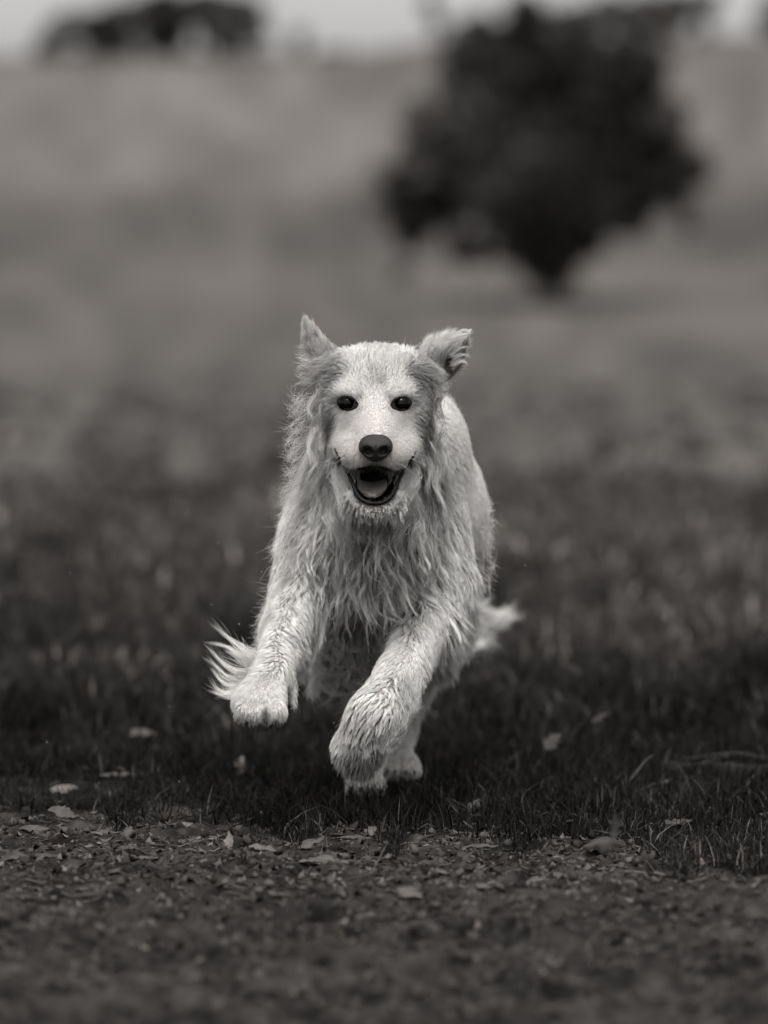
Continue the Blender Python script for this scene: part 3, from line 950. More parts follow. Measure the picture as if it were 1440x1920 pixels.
def grow(roots, Dr, Vv, wob=.3, collide=True):
    n = len(roots)
    nrm = grad(roots)
    L_ = Vv[:, 0] / 1000 * (.8 + .4 * rng.random(n))
    lift = Vv[:, 1]
    kn = np.clip(Vv[:, 0:1] / 50, 0, 1.2)
    q_ = roots
    nz = np.stack([vnoise(q_[:, 0] * 34 + 9 * a_, q_[:, 2] * 34 + q_[:, 1] * 20 + 31 * a_) - .5 for a_ in (1, 2, 3)], -1)
    Dr = Dr + nz * 1.5 * kn * np.array([1, .3, .5])
    Dr = Dr / np.linalg.norm(Dr, axis=1)[:, None]
    Dj = Dr + wob * rng.normal(size=(n, 3)) * np.clip(Vv[:, 2:3], .25, 1)
    tang = Dj - (Dj * nrm).sum(1)[:, None] * nrm
    tang /= np.linalg.norm(tang, axis=1)[:, None] + 1e-9
    d = tang * np.cos(lift * 1.4)[:, None] + nrm * np.sin(lift * 1.4)[:, None]
    out = np.zeros((n, NSEG, 3)); p = roots - nrm * .001; out[:, 0] = p
    # curl axes
    side = np.cross(nrm, tang)
    ph = rng.random(n) * 6.28; fr = (1.0 + 1.0 * rng.random(n))
    st = L_ / (NSEG - 1)
    for i in range(1, NSEG):
        t = i / (NSEG - 1)
        d = d * .86 + .14 * (Dr + np.array([0, 0, -.55]) * np.clip(Vv[:, 0:1] / 60, 0, 1)) * 1.2
        d /= np.linalg.norm(d, axis=1)[:, None]
        cd = (side * np.cos(ph + fr * 6.28 * t)[:, None] + nrm * .6 * np.sin(ph + fr * 6.28 * t)[:, None]) * (Vv[:, 3] / np.clip(Vv[:, 0], 5, None))[:, None] * 6.28 * .55
        dd = d + cd * min(1, 1.6 * t)
        dd /= np.linalg.norm(dd, axis=1)[:, None]
        p = p + dd * st[:, None]
        if collide:
            s_ = sample(F, p); off = np.minimum(.0015 + .10 * st * i, .010)
            bad = s_ < off
            if bad.any():
                g = grad(p[bad])
                p[bad] += g * (off[bad] - s_[bad])[:, None]
        out[:, i] = p
    return out


LOW_LIP = [np.array([P(*q) for q in L_]) for L_ in (((655, 886, -.08), (664, 912, -.095), (674, 934, -.1), (702, 946, -.105)), ((752, 886, -.08), (742, 912, -.095), (730, 934, -.1), (702, 946, -.105)))]


def lip_dist(p):
    d = np.full(len(p), 9.)
    for L_ in LIPLINE + LOW_LIP: d = np.minimum(d, poly_dist(p, L_))
    return d


TD, TV = groom(TC)
print('area', TA.sum())
g_w = 1 / (TV[:, 4] / 1000) ** 2                       # guides per m2
vis = np.where(TC[:, 1] > .75, .5, 1.0)
bare_t = bare(TC)
n_g = int(min((TA * g_w).sum() * .95, 60000))
gr = scatter(n_g, g_w)
gr = gr[bare(gr) < .5]
gD, gV = groom(gr)
gV[:, 0] *= rng.choice([.75, 1, 1, 1.25], len(gr)) * np.clip((lip_dist(gr) - .002) / .028, .10, 1)
guides = grow(gr, gD, gV)
kd = kdtree.KDTree(len(gr))
for i, p in enumerate(gr): kd.insert(p, i)
kd.balance()

dens = np.where(TV[:, 0] < 10, 95e4, np.where(TV[:, 0] < 20, 60e4, np.where(TV[:, 0] < 36, 28e4, 19e4))) * vis   # strands per m2
dens = dens * (1 - bare_t)
n_c = int((TA * dens).sum())
cr = scatter(n_c, dens)
cr = cr[bare(cr) < .45]
n_c = len(cr)
print('guides', len(gr), 'strands', n_c)
cD, cV = groom(cr)
near = np.array([kd.find(p)[1] for p in cr])
gpts = guides[near]
cn = grad(cr)
clump = np.clip(cV[:, 2], 0, 1)
off0 = cr - gr[near]
lf = .55 + .5 * rng.random(n_c) ** .7
# every strand keeps a random place in its lock, the lock closes towards its tip
tt_ = TT[None, :] * lf[:, None]
idx = tt_ * (NSEG - 1); i0 = np.minimum(idx.astype(int), NSEG - 2); f_ = (idx - i0)[..., None]
ar = np.arange(n_c)[:, None]
base = gpts[ar, i0] * (1 - f_) + gpts[ar, i0 + 1] * f_
g0 = guides[near, 0]
close = 1 - (clump[:, None] * .985) * np.clip(tt_ * (1.1 + 1.6 * np.clip((clump[:, None] - .4) * 2, 0, 1)), 0, 1) ** (.65)
pts = base - g0[:, None] + (cr - cn * .001)[:, None] + 0
pts = base + (cr - cn * .001 - g0)[:, None] * close[..., None]
# frizz and stray hairs
stray = rng.random(n_c) < .05
amp = (.0012 + .004 * stray)[:, None, None] * np.clip(cV[:, 0] / 30, .25, 1.6)[:, None, None]
w1 = rng.normal(size=(n_c, 1, 3)); w2 = rng.normal(size=(n_c, 1, 3))
pts = pts + amp * (w1 * TT[None, :, None] ** 1.5 + .5 * w2 * np.sin(TT * 7)[None, :, None] * TT[None, :, None])
# nothing grows across the eyes or the mouth
ok = np.ones(n_c, bool)
nearh = (cr[:, 1] < .03) & (cr[:, 2] > .5)
for i in range(2, NSEG, 2):
    q = pts[:, i]
    for c, sg in zip(EYE_P, (-1, 1)):
        e = ((q[:, 0] - c[0]) / .0172) ** 2 + ((q[:, 2] - c[2] - sg * .05 * (q[:, 0] - c[0])) / .0088) ** 2
        ok &= ~((e < 1) & (q[:, 1] < .05))
    kk = np.where(nearh & ok)[0]
    qq = q[kk]
    bad = (d_ell(qq, P(701, 901, -.085), np.array([.036, .06, .028])) < 0) | (d_ell(qq, P(701, 920, -.085), np.array([.028, .05, .018])) < 0)
    for L_ in LIPLINE: bad |= poly_dist(qq, L_ - np.array([0, .001, 0])) < .0044
    ok[kk[bad]] = False
# keep out of the body
for i in range(1, NSEG):
    s_ = sample(F, pts[:, i]); b_ = s_ < .0006
    if b_.any(): pts[b_, i] += grad(pts[b_, i]) * (.0006 - s_[b_])[:, None]
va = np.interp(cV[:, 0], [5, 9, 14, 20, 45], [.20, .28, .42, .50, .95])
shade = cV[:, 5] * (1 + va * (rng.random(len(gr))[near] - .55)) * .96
shade = shade * marks_and_shade(cr)
r0 = np.interp(cV[:, 0], [4, 12, 30, 60], [.00013, .00020, .00028, .00032]) * (.8 + .5 * rng.random(n_c))
rad = r0[:, None] * (1 - .82 * TT[None, :] ** 1.6)
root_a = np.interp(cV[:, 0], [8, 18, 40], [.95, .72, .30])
px_all = to_px(cr)
pts, rad, shade, root_a, cr, px_all = pts[ok], rad[ok], shade[ok], root_a[ok], cr[ok], px_all[ok]; n_c = len(cr)
reg = np.full(n_c, 'flank_fur', dtype=object)
leg = (cr[:, 2] < P(700, 1120, .1)[2]) & (cr[:, 1] < .30)
hind = (cr[:, 1] > .35) & (cr[:, 2] < .36)
reg[(cr[:, 1] < .36)] = 'chest_fur'
reg[leg & ((np.abs(px_all[:, 0] - 690) > 75) | (px_all[:, 1] > 1200))] = 'foreleg_fur'
reg[hind] = 'hind_leg_fur'
reg[(cr[:, 2] > P(700, 950, -.05)[2]) & (cr[:, 1] < .10)] = 'head_fur'
for name in ('head_fur', 'chest_fur', 'flank_fur', 'foreleg_fur', 'hind_leg_fur'):
    k = reg == name
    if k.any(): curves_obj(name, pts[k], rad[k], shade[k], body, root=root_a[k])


# ------------------------------------------------------------------ hand-laid locks
def locks(specs, name, parent, shade=.85, seed=3):
    """specs: (list of (px, py, depth), strands, root spread m, tip spread m, radius m, shade)"""
    r_ = np.random.default_rng(seed)
    PP, RR, SS = [], [], []
    for sp in specs:
        ctrl, n, rs, ts, rad_ = sp[:5]; sh = sp[5] if len(sp) > 5 else shade
        c = np.array([P(*p) for p in ctrl]); t = np.linspace(0, 1, len(c)); tt = np.linspace(0, 1, 14)
        # Catmull-like smoothing by dense interpolation and relaxation
        td = np.linspace(0, 1, 56)
        cc_ = np.stack([np.interp(td, t, c[:, k]) for k in range(3)], -1)
        for _ in range(40): cc_[1:-1] = (cc_[:-2] + 2 * cc_[1:-1] + cc_[2:]) / 4
        o0 = r_.normal(size=(n, 3)) * rs * .5; o1 = r_.normal(size=(n, 3)) * ts * .5; o2 = r_.normal(size=(n, 3)) * (rs + ts) * .18
        lf_ = .65 + .38 * r_.random(n)
        q = tt[None] * lf_[:, None]
        k = q * 55; k0 = np.minimum(k.astype(int), 54); f = (k - k0)[..., None]
        b_ = cc_[k0] * (1 - f) + cc_[k0 + 1] * f
        w = tt[None, :, None]
        pts_ = b_ + o0[:, None] * (1 - w) ** 1.2 + o1[:, None] * w ** 1.5 + o2[:, None] * np.sin(w * 3.14 * 1.5)
        PP.append(pts_); RR.append(rad_ * (.7 + .6 * r_.random(n))[:, None] * (1 - .85 * tt[None] ** 1.5)); SS.append(sh * (.85 + .3 * r_.random(n)))
    return curves_obj(name, np.concatenate(PP), np.concatenate(RR), np.concatenate(SS), parent)


h = .00022
# feathers flying off the back of the raised foreleg
spec = []
for ctrl in ([(482, 1238, -.02), (462, 1222, .0), (440, 1205, .01), (418, 1188, .02), (396, 1166, .03)],
             [(480, 1245, -.02), (455, 1232, .0), (430, 1214, .01), (405, 1206, .02), (380, 1203, .03)],
             [(478, 1262, -.03), (450, 1262, .0), (425, 1250, .01), (402, 1226, .02), (384, 1208, .02)],
             [(476, 1272, -.03), (448, 1276, .0), (424, 1268, .01), (400, 1244, .02), (382, 1232, .02)],
             [(472, 1280, -.04), (446, 1288, .0), (420, 1284, .01), (402, 1262, .02), (396, 1252, .02)],
             [(468, 1288, -.04), (442, 1298, -.01), (420, 1300, .0), (404, 1288, .01), (394, 1270, .01)],
             [(462, 1296, -.05), (440, 1304, -.02), (418, 1304, -.01), (404, 1298, .0), (392, 1294, .0)],
             [(484, 1252, -.02), (462, 1246, .0), (444, 1234, .01), (430, 1222, .02), (420, 1218, .02)]):
    spec.append(([(a + (8 if i_ == 0 else 0), b, c) for i_, (a, b, c) in enumerate(ctrl)], 30, .009, .0025, .00018, .85))
    spec.append((ctrl[:3], 60, .014, .006, .0002, .85))
    ctrl2 = [(a + 3, b + random.uniform(-6, 6), c + .004) for a, b, c in ctrl]
    spec.append((ctrl2, 9, .012, .014, .00015, .9))
for i in range(10):
    y0 = 1120 + i * 14
    spec.append(([(512 - i * 3, y0, .06), (500 - i * 3, y0 + 8, .06), (488 - i * 3, y0 + 14, .06)], 26, .010, .012, .00016, .92))
for i in range(9):
    spec.append(([(596 - i * 5, 1150 + i * 11, .12), (604 - i * 5, 1172 + i * 11, .12), (606 - i * 5, 1192 + i * 11, .12), (600 - i * 4, 1206 + i * 10, .12)], 60, .010, .005, h, .70))
for i in range(6):
    spec.append(([(548 - i, 1270 + i * 8, -.03), (553, 1282 + i * 8, -.03), (552, 1294 + i * 8, -.03)], 26, .008, .006, .00017, .9))
# black tuft under the raised paw
for px_ in (450, 460, 470, 480, 487, 493, 502, 512, 522):
    spec.append(([(px_, 1346, -.128), (px_ + 1, 1360, -.132), (px_ + (487 - px_) * -.15, 1390 - abs(px_ - 488) * .62, -.125)], 70, .006, .004, .0003, .03))
# layered scales on the folded foreleg
for (x0, y0, dx, dy) in ((762, 1285, 12, 62), (775, 1270, 10, 62), (748, 1300, 8, 50), (735, 1322, 8, 46), (755, 1335, 0, 36), (722, 1345, 4, 36), (700, 1362, -6, 34), (735, 1358, 0, 36),
                         (712, 1378, 0, 34), (742, 1368, -4, 28), (690, 1390, -4, 34), (770, 1310, 6, 30), (720, 1384, 2, 26)):
    y_ = -.045 if x0 < 740 else -.03
    spec.append(([(x0 - 4, y0, y_ + .01), (x0 + dx * .4, y0 + dy * .5, y_ - .004), (x0 + dx, y0 + dy, y_)], 150, .017, .004, .00024, (.66 if y0 < 1340 else .50)))  # lower scales toned down as painted shade
locks(spec, 'foreleg_feather', body)

# chest locks hanging in S-bends
spec = []
lr = np.random.default_rng(8)
for i in range(230):
    px_ = lr.uniform(575, 835); py_ = lr.uniform(950, 1130)
    if 615 < px_ < 790: py_ = lr.uniform(975, 1120)
    s_ = front(px_, py_)
    if s_[1] < .03 or (abs(px_ - 700) < 62 and py_ < 1000): continue
    L_ = lr.uniform(55, 100) * (1.15 if py_ > 1060 else 1)
    L_ = lr.uniform(24, 105) * (1.1 if py_ > 1060 else .85); wf = lr.uniform(2, 8); wa = lr.uniform(.1, .75); wp = lr.uniform(0, 6.3)
    c = []; qx, qy = px_, py_
    for k in range(8):
        t = k / 7
        c.append((qx, qy, s_[1] - .005 - .026 * t - .006 * math.sin(t * 4 + wp)))
        th = (px_ - 706) * .0035 + 2.3 * (float(vnoise(np.array(qx / 48.), np.array(qy / 60.))) - .5) + wa * math.sin(t * wf + wp) + 1.5 * math.exp(-((qy - 985) / 32) ** 2) * (1 if qx < 706 else -.5)
        qx += math.sin(th) * L_ / 7; qy += max(math.cos(th), .05) * L_ / 7
    spec.append((c, int(lr.integers(6, 34)), float(lr.uniform(.003, .009)), .0016, float(lr.uniform(.00018, .0003)), float(lr.choice([.3, .5, .75, .95]))))
for i in range(60):                      # single loose curls
    px_ = lr.uniform(560, 850); py_ = lr.uniform(940, 1130); s_ = front(px_, py_)
    if s_[1] < .03: continue
    dr_ = lr.uniform(-40, 40); a_ = lr.uniform(6, 16) * lr.choice([-1, 1]); L_ = lr.uniform(30, 90)
    c = [(px_ + dr_ * k / 5 + a_ * math.sin(k / 5 * 4), py_ + L_ * k / 5, s_[1] - .02 - .02 * k / 5) for k in range(6)]
    spec.append((c, 4, .003, .002, .00022, .85))
locks(spec, 'chest_locks', body)

# cheeks, jaw sides, neck outline, whiskers, chin
spec = []
for i in range(44):                      # left neck outline, flying strands
    py_ = 740 + i * 8.4; px_ = np.interp(py_, [740, 850, 950, 1110], [572, 560, 548, 530]) + lr.uniform(-4, 10)
    L_ = lr.uniform(22, 52); up = lr.uniform(-.25, .75)
    L_ *= .8; c = [(px_, py_, .12), (px_ - L_ * .3, py_ + L_ * .35, .12), (px_ - L_ * .6 - 3, py_ + L_ * (.55 * up + .25), .11), (px_ - L_ * lr.uniform(.6, 1.1), py_ + L_ * up * .9, .11)]
    spec.append((c, 22, .012, .014, .00014, .85))
for i in range(26):
    py_ = 740 + i * 14; px_ = np.interp(py_, [740, 850, 960, 1100], [838, 866, 920, 915]) + lr.uniform(-8, 2)
    L_ = lr.uniform(10, 22)
    spec.append(([(px_, py_, .3), (px_ + L_ * .4, py_ + L_ * .5, .3), (px_ + L_ * .7, py_ + L_, .3)], 16, .010, .010, .00014, .75))
for s, px_, sg in ((0, 600, -1), (1, 812, 1)):
    for i in range(16):                  # hanging locks under the ears
        x0 = px_ + lr.uniform(-14, 14); y0 = 715 + i * 11 + lr.uniform(-5, 5)
        L_ = lr.uniform(55, 95); a_ = lr.uniform(4, 9)
        c = [(x0 + a_ * math.sin(k * 1.3 + i) + sg * 10 * k / 5, y0 + L_ * k / 5, .035 + .004 * (i % 4) - (.02 if s == 0 else .0)) for k in range(6)]
        spec.append((c, 40, .009, .004, .0002, float(lr.choice([.2, .4, .7, .95]))))
for sg, x0 in ((-1, 645), (1, 762)):     # pale tufts hanging from the sides of the jaw
    for i in range(14):
        xx = x0 + sg * lr.uniform(-10, 16); yy = 882 + lr.uniform(-6, 34); L_ = lr.uniform(40, 66)
        s_ = front(xx, yy)[1]
        c = [(xx + 5 * math.sin(k * .9 + i) - sg * 2 * k, yy + L_ * k / 5, s_ - .006 - .002 * k) for k in range(6)]
        spec.append((c, 55, .010, .005, .00019, float(lr.uniform(.6, .8))))
for i in range(34):                      # chin fringe
    a_ = -1.25 + 2.5 * i / 33
    x0 = 702 + 48 * math.sin(a_); y0 = 903 + 46 * math.cos(a_) ** .8
    spec.append(([(x0, y0, -.088), (x0 + 5 * math.sin(a_), y0 + 6, -.092), (x0 + 5 * math.sin(a_) + lr.uniform(-2, 2), y0 + 14, -.088)], 26, .006, .004, .00020, .75))
for i in range(30):                      # throat ruff strands that cross each other
    x0 = lr.uniform(610, 800); y0 = lr.uniform(940, 975); sg = 1 if x0 > 700 else -1
    c = [(x0, y0, .0), (x0 - sg * 8, y0 + 18, -.01), (x0 - sg * lr.uniform(0, 24), y0 + 40, .0), (x0 - sg * lr.uniform(10, 50), y0 + 55, .01)]
    spec.append((c, 22, .010, .008, .00018, float(lr.uniform(.5, .95))))
for sg in (-1, 1):                       # whiskers
    for (x0, y0, x1, y1, x2, y2) in ((648, 848, 620, 858, 606, 872), (652, 856, 626, 872, 612, 892), (660, 840, 636, 846, 610, 846), (668, 866, 652, 884, 640, 908), (655, 846, 622, 866, 604, 886)):
        if sg > 0: x0, x1, x2 = 1408 - x0, 1408 - x1 + 14, 1408 - x2 + 30
        yy = -.10
        spec.append(([(x0, y0, yy), ((x0 + x1) / 2, (y0 + y1) / 2 - 3, yy - .012), (x1, y1, yy - .006), (x2, y2, yy + .01)], 1, .0, .0, .00026, .8))
locks(spec, 'head_locks', body)

# hair of the ears
def ear_fur(e, G_, n, flips, tipdirs, seed):
    r_ = np.random.default_rng(seed)
    nu, nv = G_.shape[:2]
    PP, RR, SS = [], [], []
    for sign, count, length, shade_, lift in flips:
        u = r_.random(count) * (nu - 1.001); v = r_.random(count) * (nv - 1.001)
        i, j = u.astype(int), v.astype(int); fu, fv = (u - i)[:, None], (v - j)[:, None]
        p = G_[i, j] * (1 - fu) * (1 - fv) + G_[i + 1, j] * fu * (1 - fv) + G_[i, j + 1] * (1 - fu) * fv + G_[i + 1, j + 1] * fu * fv
        nn = n[i, j] * sign
        du = G_[np.minimum(i + 1, nu - 1), j] - G_[i, j]; du /= np.linalg.norm(du, axis=1)[:, None] + 1e-9
        edge = np.abs(v / (nv - 1) - .5) * 2
        sd = G_[i, np.minimum(j + 1, nv - 1)] - G_[i, j]; sd /= np.linalg.norm(sd, axis=1)[:, None] + 1e-9
        cell = np.random.default_rng(seed + 9).normal(size=(12, 8, 3)) * .22
        cl = cell[(u / nu * 12).astype(int), (v / nv * 8).astype(int)]
        d = du + sd * ((v / (nv - 1) - .5) * 1.6 * edge ** 2)[:, None] + cl + nn * lift + r_.normal(size=(count, 3)) * .10
        d /= np.linalg.norm(d, axis=1)[:, None]
        L_ = length * (.6 + .7 * r_.random(count)) * (1 + .3 * edge) * (1 - .35 * (u / nu))
        td = np.array(tipdirs)
        t = np.linspace(0, 1, 8)
        pts_ = p[:, None] + nn[:, None] * .0016 + d[:, None] * (L_[:, None] * t)[..., None] + td * (L_[:, None] * t ** 2 * .45)[..., None]
        PP.append(pts_); RR.append(.0002 * (.7 + .6 * r_.random(count))[:, None] * (1 - .8 * t[None] ** 1.5)); SS.append(shade_ * (.8 + .35 * r_.random(count)) * np.ones(count))
    return curves_obj('ear_fur', np.concatenate(PP), np.concatenate(RR), np.concatenate(SS), e)


(Ga, na), (Gb, nb) = EARS
sa = 1 if na[:, :, 1].mean() < 0 else -1       # side that faces the camera
sb = 1 if nb[:, :, 1].mean() < 0 else -1
ear_fur(ear_objs[0], Ga, na, [(sa, 5200, .009, .58, .12), (-sa, 2500, .009, .35, .12)], (-.15, 0, .1), 21)
ear_fur(ear_objs[1], Gb, nb, [(sb, 3200, .010, .16, .10), (-sb, 5200, .012, .66, .12)], (.1, 0, .0), 22)
spec = []
for ctrl, n_, sh in (([(572, 650, .03), (570, 625, .03), (567, 605, .03), (570, 586, .03)], 60, .7), ([(588, 640, .03), (582, 618, .03), (576, 600, .03), (572, 590, .03)], 60, .9),
                     ([(590, 650, .03), (592, 625, .03), (588, 606, .03), (584, 594, .03)], 40, .85), ([(605, 655, .03), (604, 636, .03), (598, 618, .03), (592, 608, .03)], 50, .8)):
    spec.append((ctrl, n_ // 2, .006, .0015, .00018, sh * .8))
for i in range(14):                      # fringe flying left from the ear base
    y0 = 648 + i * 4.6
    spec.append(([(584, y0 + 4, .03), (572, y0, .03), (560, y0 - 1 + i * .2, .03), (552 + lr.uniform(-10, 12), y0 + lr.uniform(-6, 9), .03)], 8, .006, .0025, .00017, float(lr.uniform(.35, .9))))
for i in range(9):                      # pale swirl across the ear base
    x0 = 628 + lr.uniform(-10, 12); y0 = 664 + lr.uniform(-14, 22)
    spec.append(([(x0, y0, .008), (x0 - 14, y0 + 3, .008), (x0 - 30, y0 + 8, .016), (x0 - 44, y0 + 18, .028), (x0 - 50, y0 + 32, .038)], 16, .012, .004, .0002, float(lr.uniform(.55, .78))))
locks(spec, 'ear_locks', ear_objs[0])
spec = []
for i in range(34):                      # back of the right ear: pale fan from its base
    f_ = i / 33
    x0 = 790 + 34 * f_ + lr.uniform(-4, 4); y0 = 682 - 10 * f_ + lr.uniform(-4, 8)
    x3 = np.interp(f_, [0, .3, .6, 1], [793, 812, 842, 880]) + lr.uniform(-5, 3); y3 = np.interp(f_, [0, .3, .6, 1], [648, 626, 620, 624]) + lr.uniform(-3, 8)
    spec.append(([(x0, y0, .035), (x0 + (x3 - x0) * .3 - 3, y0 + (y3 - y0) * .45, .022), (x0 + (x3 - x0) * .65, y0 + (y3 - y0) * .8, .022), (x3, y3, .025)], 75, .010, .005, .0002, float(lr.uniform(.55, .78))))
for ctrl, sh in (([(850, 655, .02), (864, 640, .02), (876, 628, .02), (888, 619, .02)], .8), ([(840, 640, .02), (858, 630, .02), (872, 626, .02), (884, 621, .02)], 1.0),
                 ([(850, 672, .02), (866, 664, .02), (876, 666, .02), (882, 670, .02)], .6), ([(848, 684, .02), (862, 676, .02), (872, 678, .02), (878, 684, .02)], .9),
                 ([(846, 666, .02), (862, 654, .02), (872, 650, .02), (880, 652, .02)], .7), ([(822, 730, .02), (834, 734, .02), (842, 728, .02), (848, 718, .02)], .3),
                 ([(812, 726, .02), (826, 736, .02), (838, 732, .02), (845, 722, .02)], .5)):
    spec.append((ctrl, 26, .006, .0012, .0002, sh * .8))
for i in range(12):                      # swirls round the base of the right ear
    x0 = 785 + lr.uniform(-8, 14); y0 = 676 + lr.uniform(-6, 24)
    spec.append(([(x0, y0, .006), (x0 + 16, y0 + 4, .006), (x0 + 32, y0 + 14, .014), (x0 + 44, y0 + 28 + lr.uniform(-6, 8), .02)], 18, .012, .004, .0002, float(lr.uniform(.5, .78))))
locks(spec, 'ear_locks', ear_objs[1])

# hind leg curls seen between the forelegs, and the tail plume
spec = []
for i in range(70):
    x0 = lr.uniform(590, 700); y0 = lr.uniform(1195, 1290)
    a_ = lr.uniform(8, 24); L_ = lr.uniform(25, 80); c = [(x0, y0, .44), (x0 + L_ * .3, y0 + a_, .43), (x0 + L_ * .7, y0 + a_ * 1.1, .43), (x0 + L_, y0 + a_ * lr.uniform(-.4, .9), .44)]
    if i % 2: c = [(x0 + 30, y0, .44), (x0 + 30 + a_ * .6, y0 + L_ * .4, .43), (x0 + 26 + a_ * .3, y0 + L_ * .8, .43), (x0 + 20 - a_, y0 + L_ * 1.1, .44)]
    spec.append((c, 12, .006, .004, .00024, float(lr.uniform(.15, .45))))  # curls darkened: shade behind the forelegs put into their tone
for i in range(22):
    x0 = lr.uniform(585, 600); y0 = lr.uniform(1205, 1290)
    spec.append(([(x0 + 8, y0, .46), (x0 - 4, y0 + 14, .46), (x0 - 2, y0 + 30, .46)], 40, .012, .010, .00022, .70))
for i in range(16):
    x0 = lr.uniform(790, 850); y0 = lr.uniform(1160, 1240)
    spec.append(([(x0, y0, .6), (x0 + 6, y0 + 26, .6), (x0 - 4, y0 + 50, .62)], 40, .014, .010, .00024, .55))
locks(spec, 'hind_leg_locks', body)
spec = []
for i in range(60):
    f_ = lr.random()
    k = tc[int(6 + 15 * f_)]
    a, b = to_px(k); yk = k[1]
    ang = lr.uniform(-.1, 1.1); L_ = lr.uniform(22, 50) * (.75 + .35 * f_) * (1.7 if lr.random() < .25 else 1)
    c = [(a, b, yk), (a + L_ * .35, b + 3, yk), (a + L_ * .7, b - L_ * .25 * ang, yk), (a + L_, b - L_ * .55 * ang, yk)]
    spec.append((c, 44, .022, .006, .00022, .80))
for i in range(14):
    spec.append(([(850, 1226, 1.05), (872, 1216, 1.08), (900, 1212, 1.1), (926 + lr.uniform(-34, -10), 1200 + lr.uniform(-4, 6), 1.12)], 20, .012, .008, .00024, .8))
for i in range(26):
    k = tc[int(lr.uniform(0, 14))]; a, b = to_px(k)
    spec.append(([(a, b, k[1]), (a + 14, b + 22, k[1]), (a + 34, b + 44, k[1])], 60, .03, .02, .00028, .85))
locks(spec, 'tail_plume', tail)
#@@DOG_END

# ------------------------------------------------------------------ grass
M_grass = material('grass', attr='tone', rough=.6, spec=.07)


def blades(x, y, h, w, tone, name, lean=1.35, out=None):
    n = len(x)
    r_ = np.random.default_rng(len(x))
    z = ground_z(x, y) - .003
    a = r_.random(n) * 6.283 if out is None else np.arctan2(out[:, 1], out[:, 0]) + .7 * r_.normal(size=n)
    ld = np.stack([np.cos(a), np.sin(a)], -1) * (lean * r_.random(n) ** 1.2)[:, None] * h[:, None]
    b = r_.random(n) * 6.283
    wd = np.stack([np.cos(b), np.sin(b)], -1)
    V = np.zeros((n, 9, 3))
    for i, t in enumerate((0, .35, .7)):
        c = np.stack([x, y], -1) + ld * t ** 1.8
        ww = w * (1, .95, .65)[i]
        zz = z + h * t * (1 - .25 * t * (np.linalg.norm(ld, axis=1) / h))
        V[:, 2 * i, :2] = c - wd * ww[:, None] / 2; V[:, 2 * i + 1, :2] = c + wd * ww[:, None] / 2
        V[:, 2 * i, 2] = zz; V[:, 2 * i + 1, 2] = zz
    V[:, 6, :2] = np.stack([x, y], -1) + ld; V[:, 6, 2] = z + h * (1 - .25 * (np.linalg.norm(ld, axis=1) / h))
    V = V[:, :7]
    o = np.arange(n)[:, None] * 7
    q = np.concatenate([o + np.array([0, 1, 3, 2]), o + np.array([2, 3, 5, 4])])
    t_ = o + np.array([4, 5, 6])
    g = link(name, mesh_np(name, V.reshape(-1, 3), q, t_, attrs={'tone': np.repeat(tone, 7)}), mat=M_grass)
    tag(g, kind='stuff')
    return g


def grass_zone(n, y0, y1, hw, h0, h1, w0, seed, name, tone_mul=1.0, tuft=.6):
    r_ = np.random.default_rng(seed)
    y = y0 + (y1 - y0) * r_.random(n)
    x = (r_.random(n) * 2 - 1) * (hw * (y + D) / D)
    # gather part of the blades into tufts
    k = r_.random(n) < tuft
    nc_ = max(n // 26, 1)
    ci = r_.integers(0, nc_, n)
    cx, cy = x[:nc_].copy(), y[:nc_].copy()
    sp = .014 * (1 + (cy[ci] + 1) * .08)
    x = np.where(k, cx[ci] + r_.normal(size=n) * sp, x); y = np.where(k, cy[ci] + r_.normal(size=n) * sp, y)
    ox, oy = np.where(k, x - cx[ci], r_.normal(size=n)), np.where(k, y - cy[ci], r_.normal(size=n))
    m = r_.random(n) < grass_mask(x, y) ** 1.3
    x, y, ci, ox, oy = x[m], y[m], ci[m], ox[m], oy[m]
    n = len(x)
    patch = fbm(x, y, 1.3, 2)
    if y0 > 10:
        kk = r_.random(n) > (y - y0) / (y1 - y0)
        x, y, ox, oy, patch = x[kk], y[kk], ox[kk], oy[kk], patch[kk]; n = len(x)
    h = (h0 + (h1 - h0) * r_.random(n) ** 1.6) * (.55 + .9 * patch)
    w = w0 * (.6 + .8 * r_.random(n))
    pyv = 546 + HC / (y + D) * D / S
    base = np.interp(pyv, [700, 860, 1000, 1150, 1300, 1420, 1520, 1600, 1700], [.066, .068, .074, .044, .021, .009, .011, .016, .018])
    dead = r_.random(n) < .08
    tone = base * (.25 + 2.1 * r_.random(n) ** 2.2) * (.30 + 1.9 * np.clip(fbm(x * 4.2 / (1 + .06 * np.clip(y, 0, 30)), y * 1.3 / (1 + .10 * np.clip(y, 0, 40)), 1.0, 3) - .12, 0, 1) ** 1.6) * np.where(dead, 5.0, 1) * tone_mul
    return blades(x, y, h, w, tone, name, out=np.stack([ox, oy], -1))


grass_zone(80000, -.75, 1.6, 1.3, .014, .054, .0019, 31, 'grass')
grass_zone(60000, 1.6, 5.0, 1.3, .02, .085, .0040, 32, 'grass')
grass_zone(44000, 5.0, 14.0, 1.3, .03, .10, .007, 33, 'grass', .95)
grass_zone(28000, 14.0, 48.0, 1.25, .04, .11, .012, 34, 'grass', .95, .8)

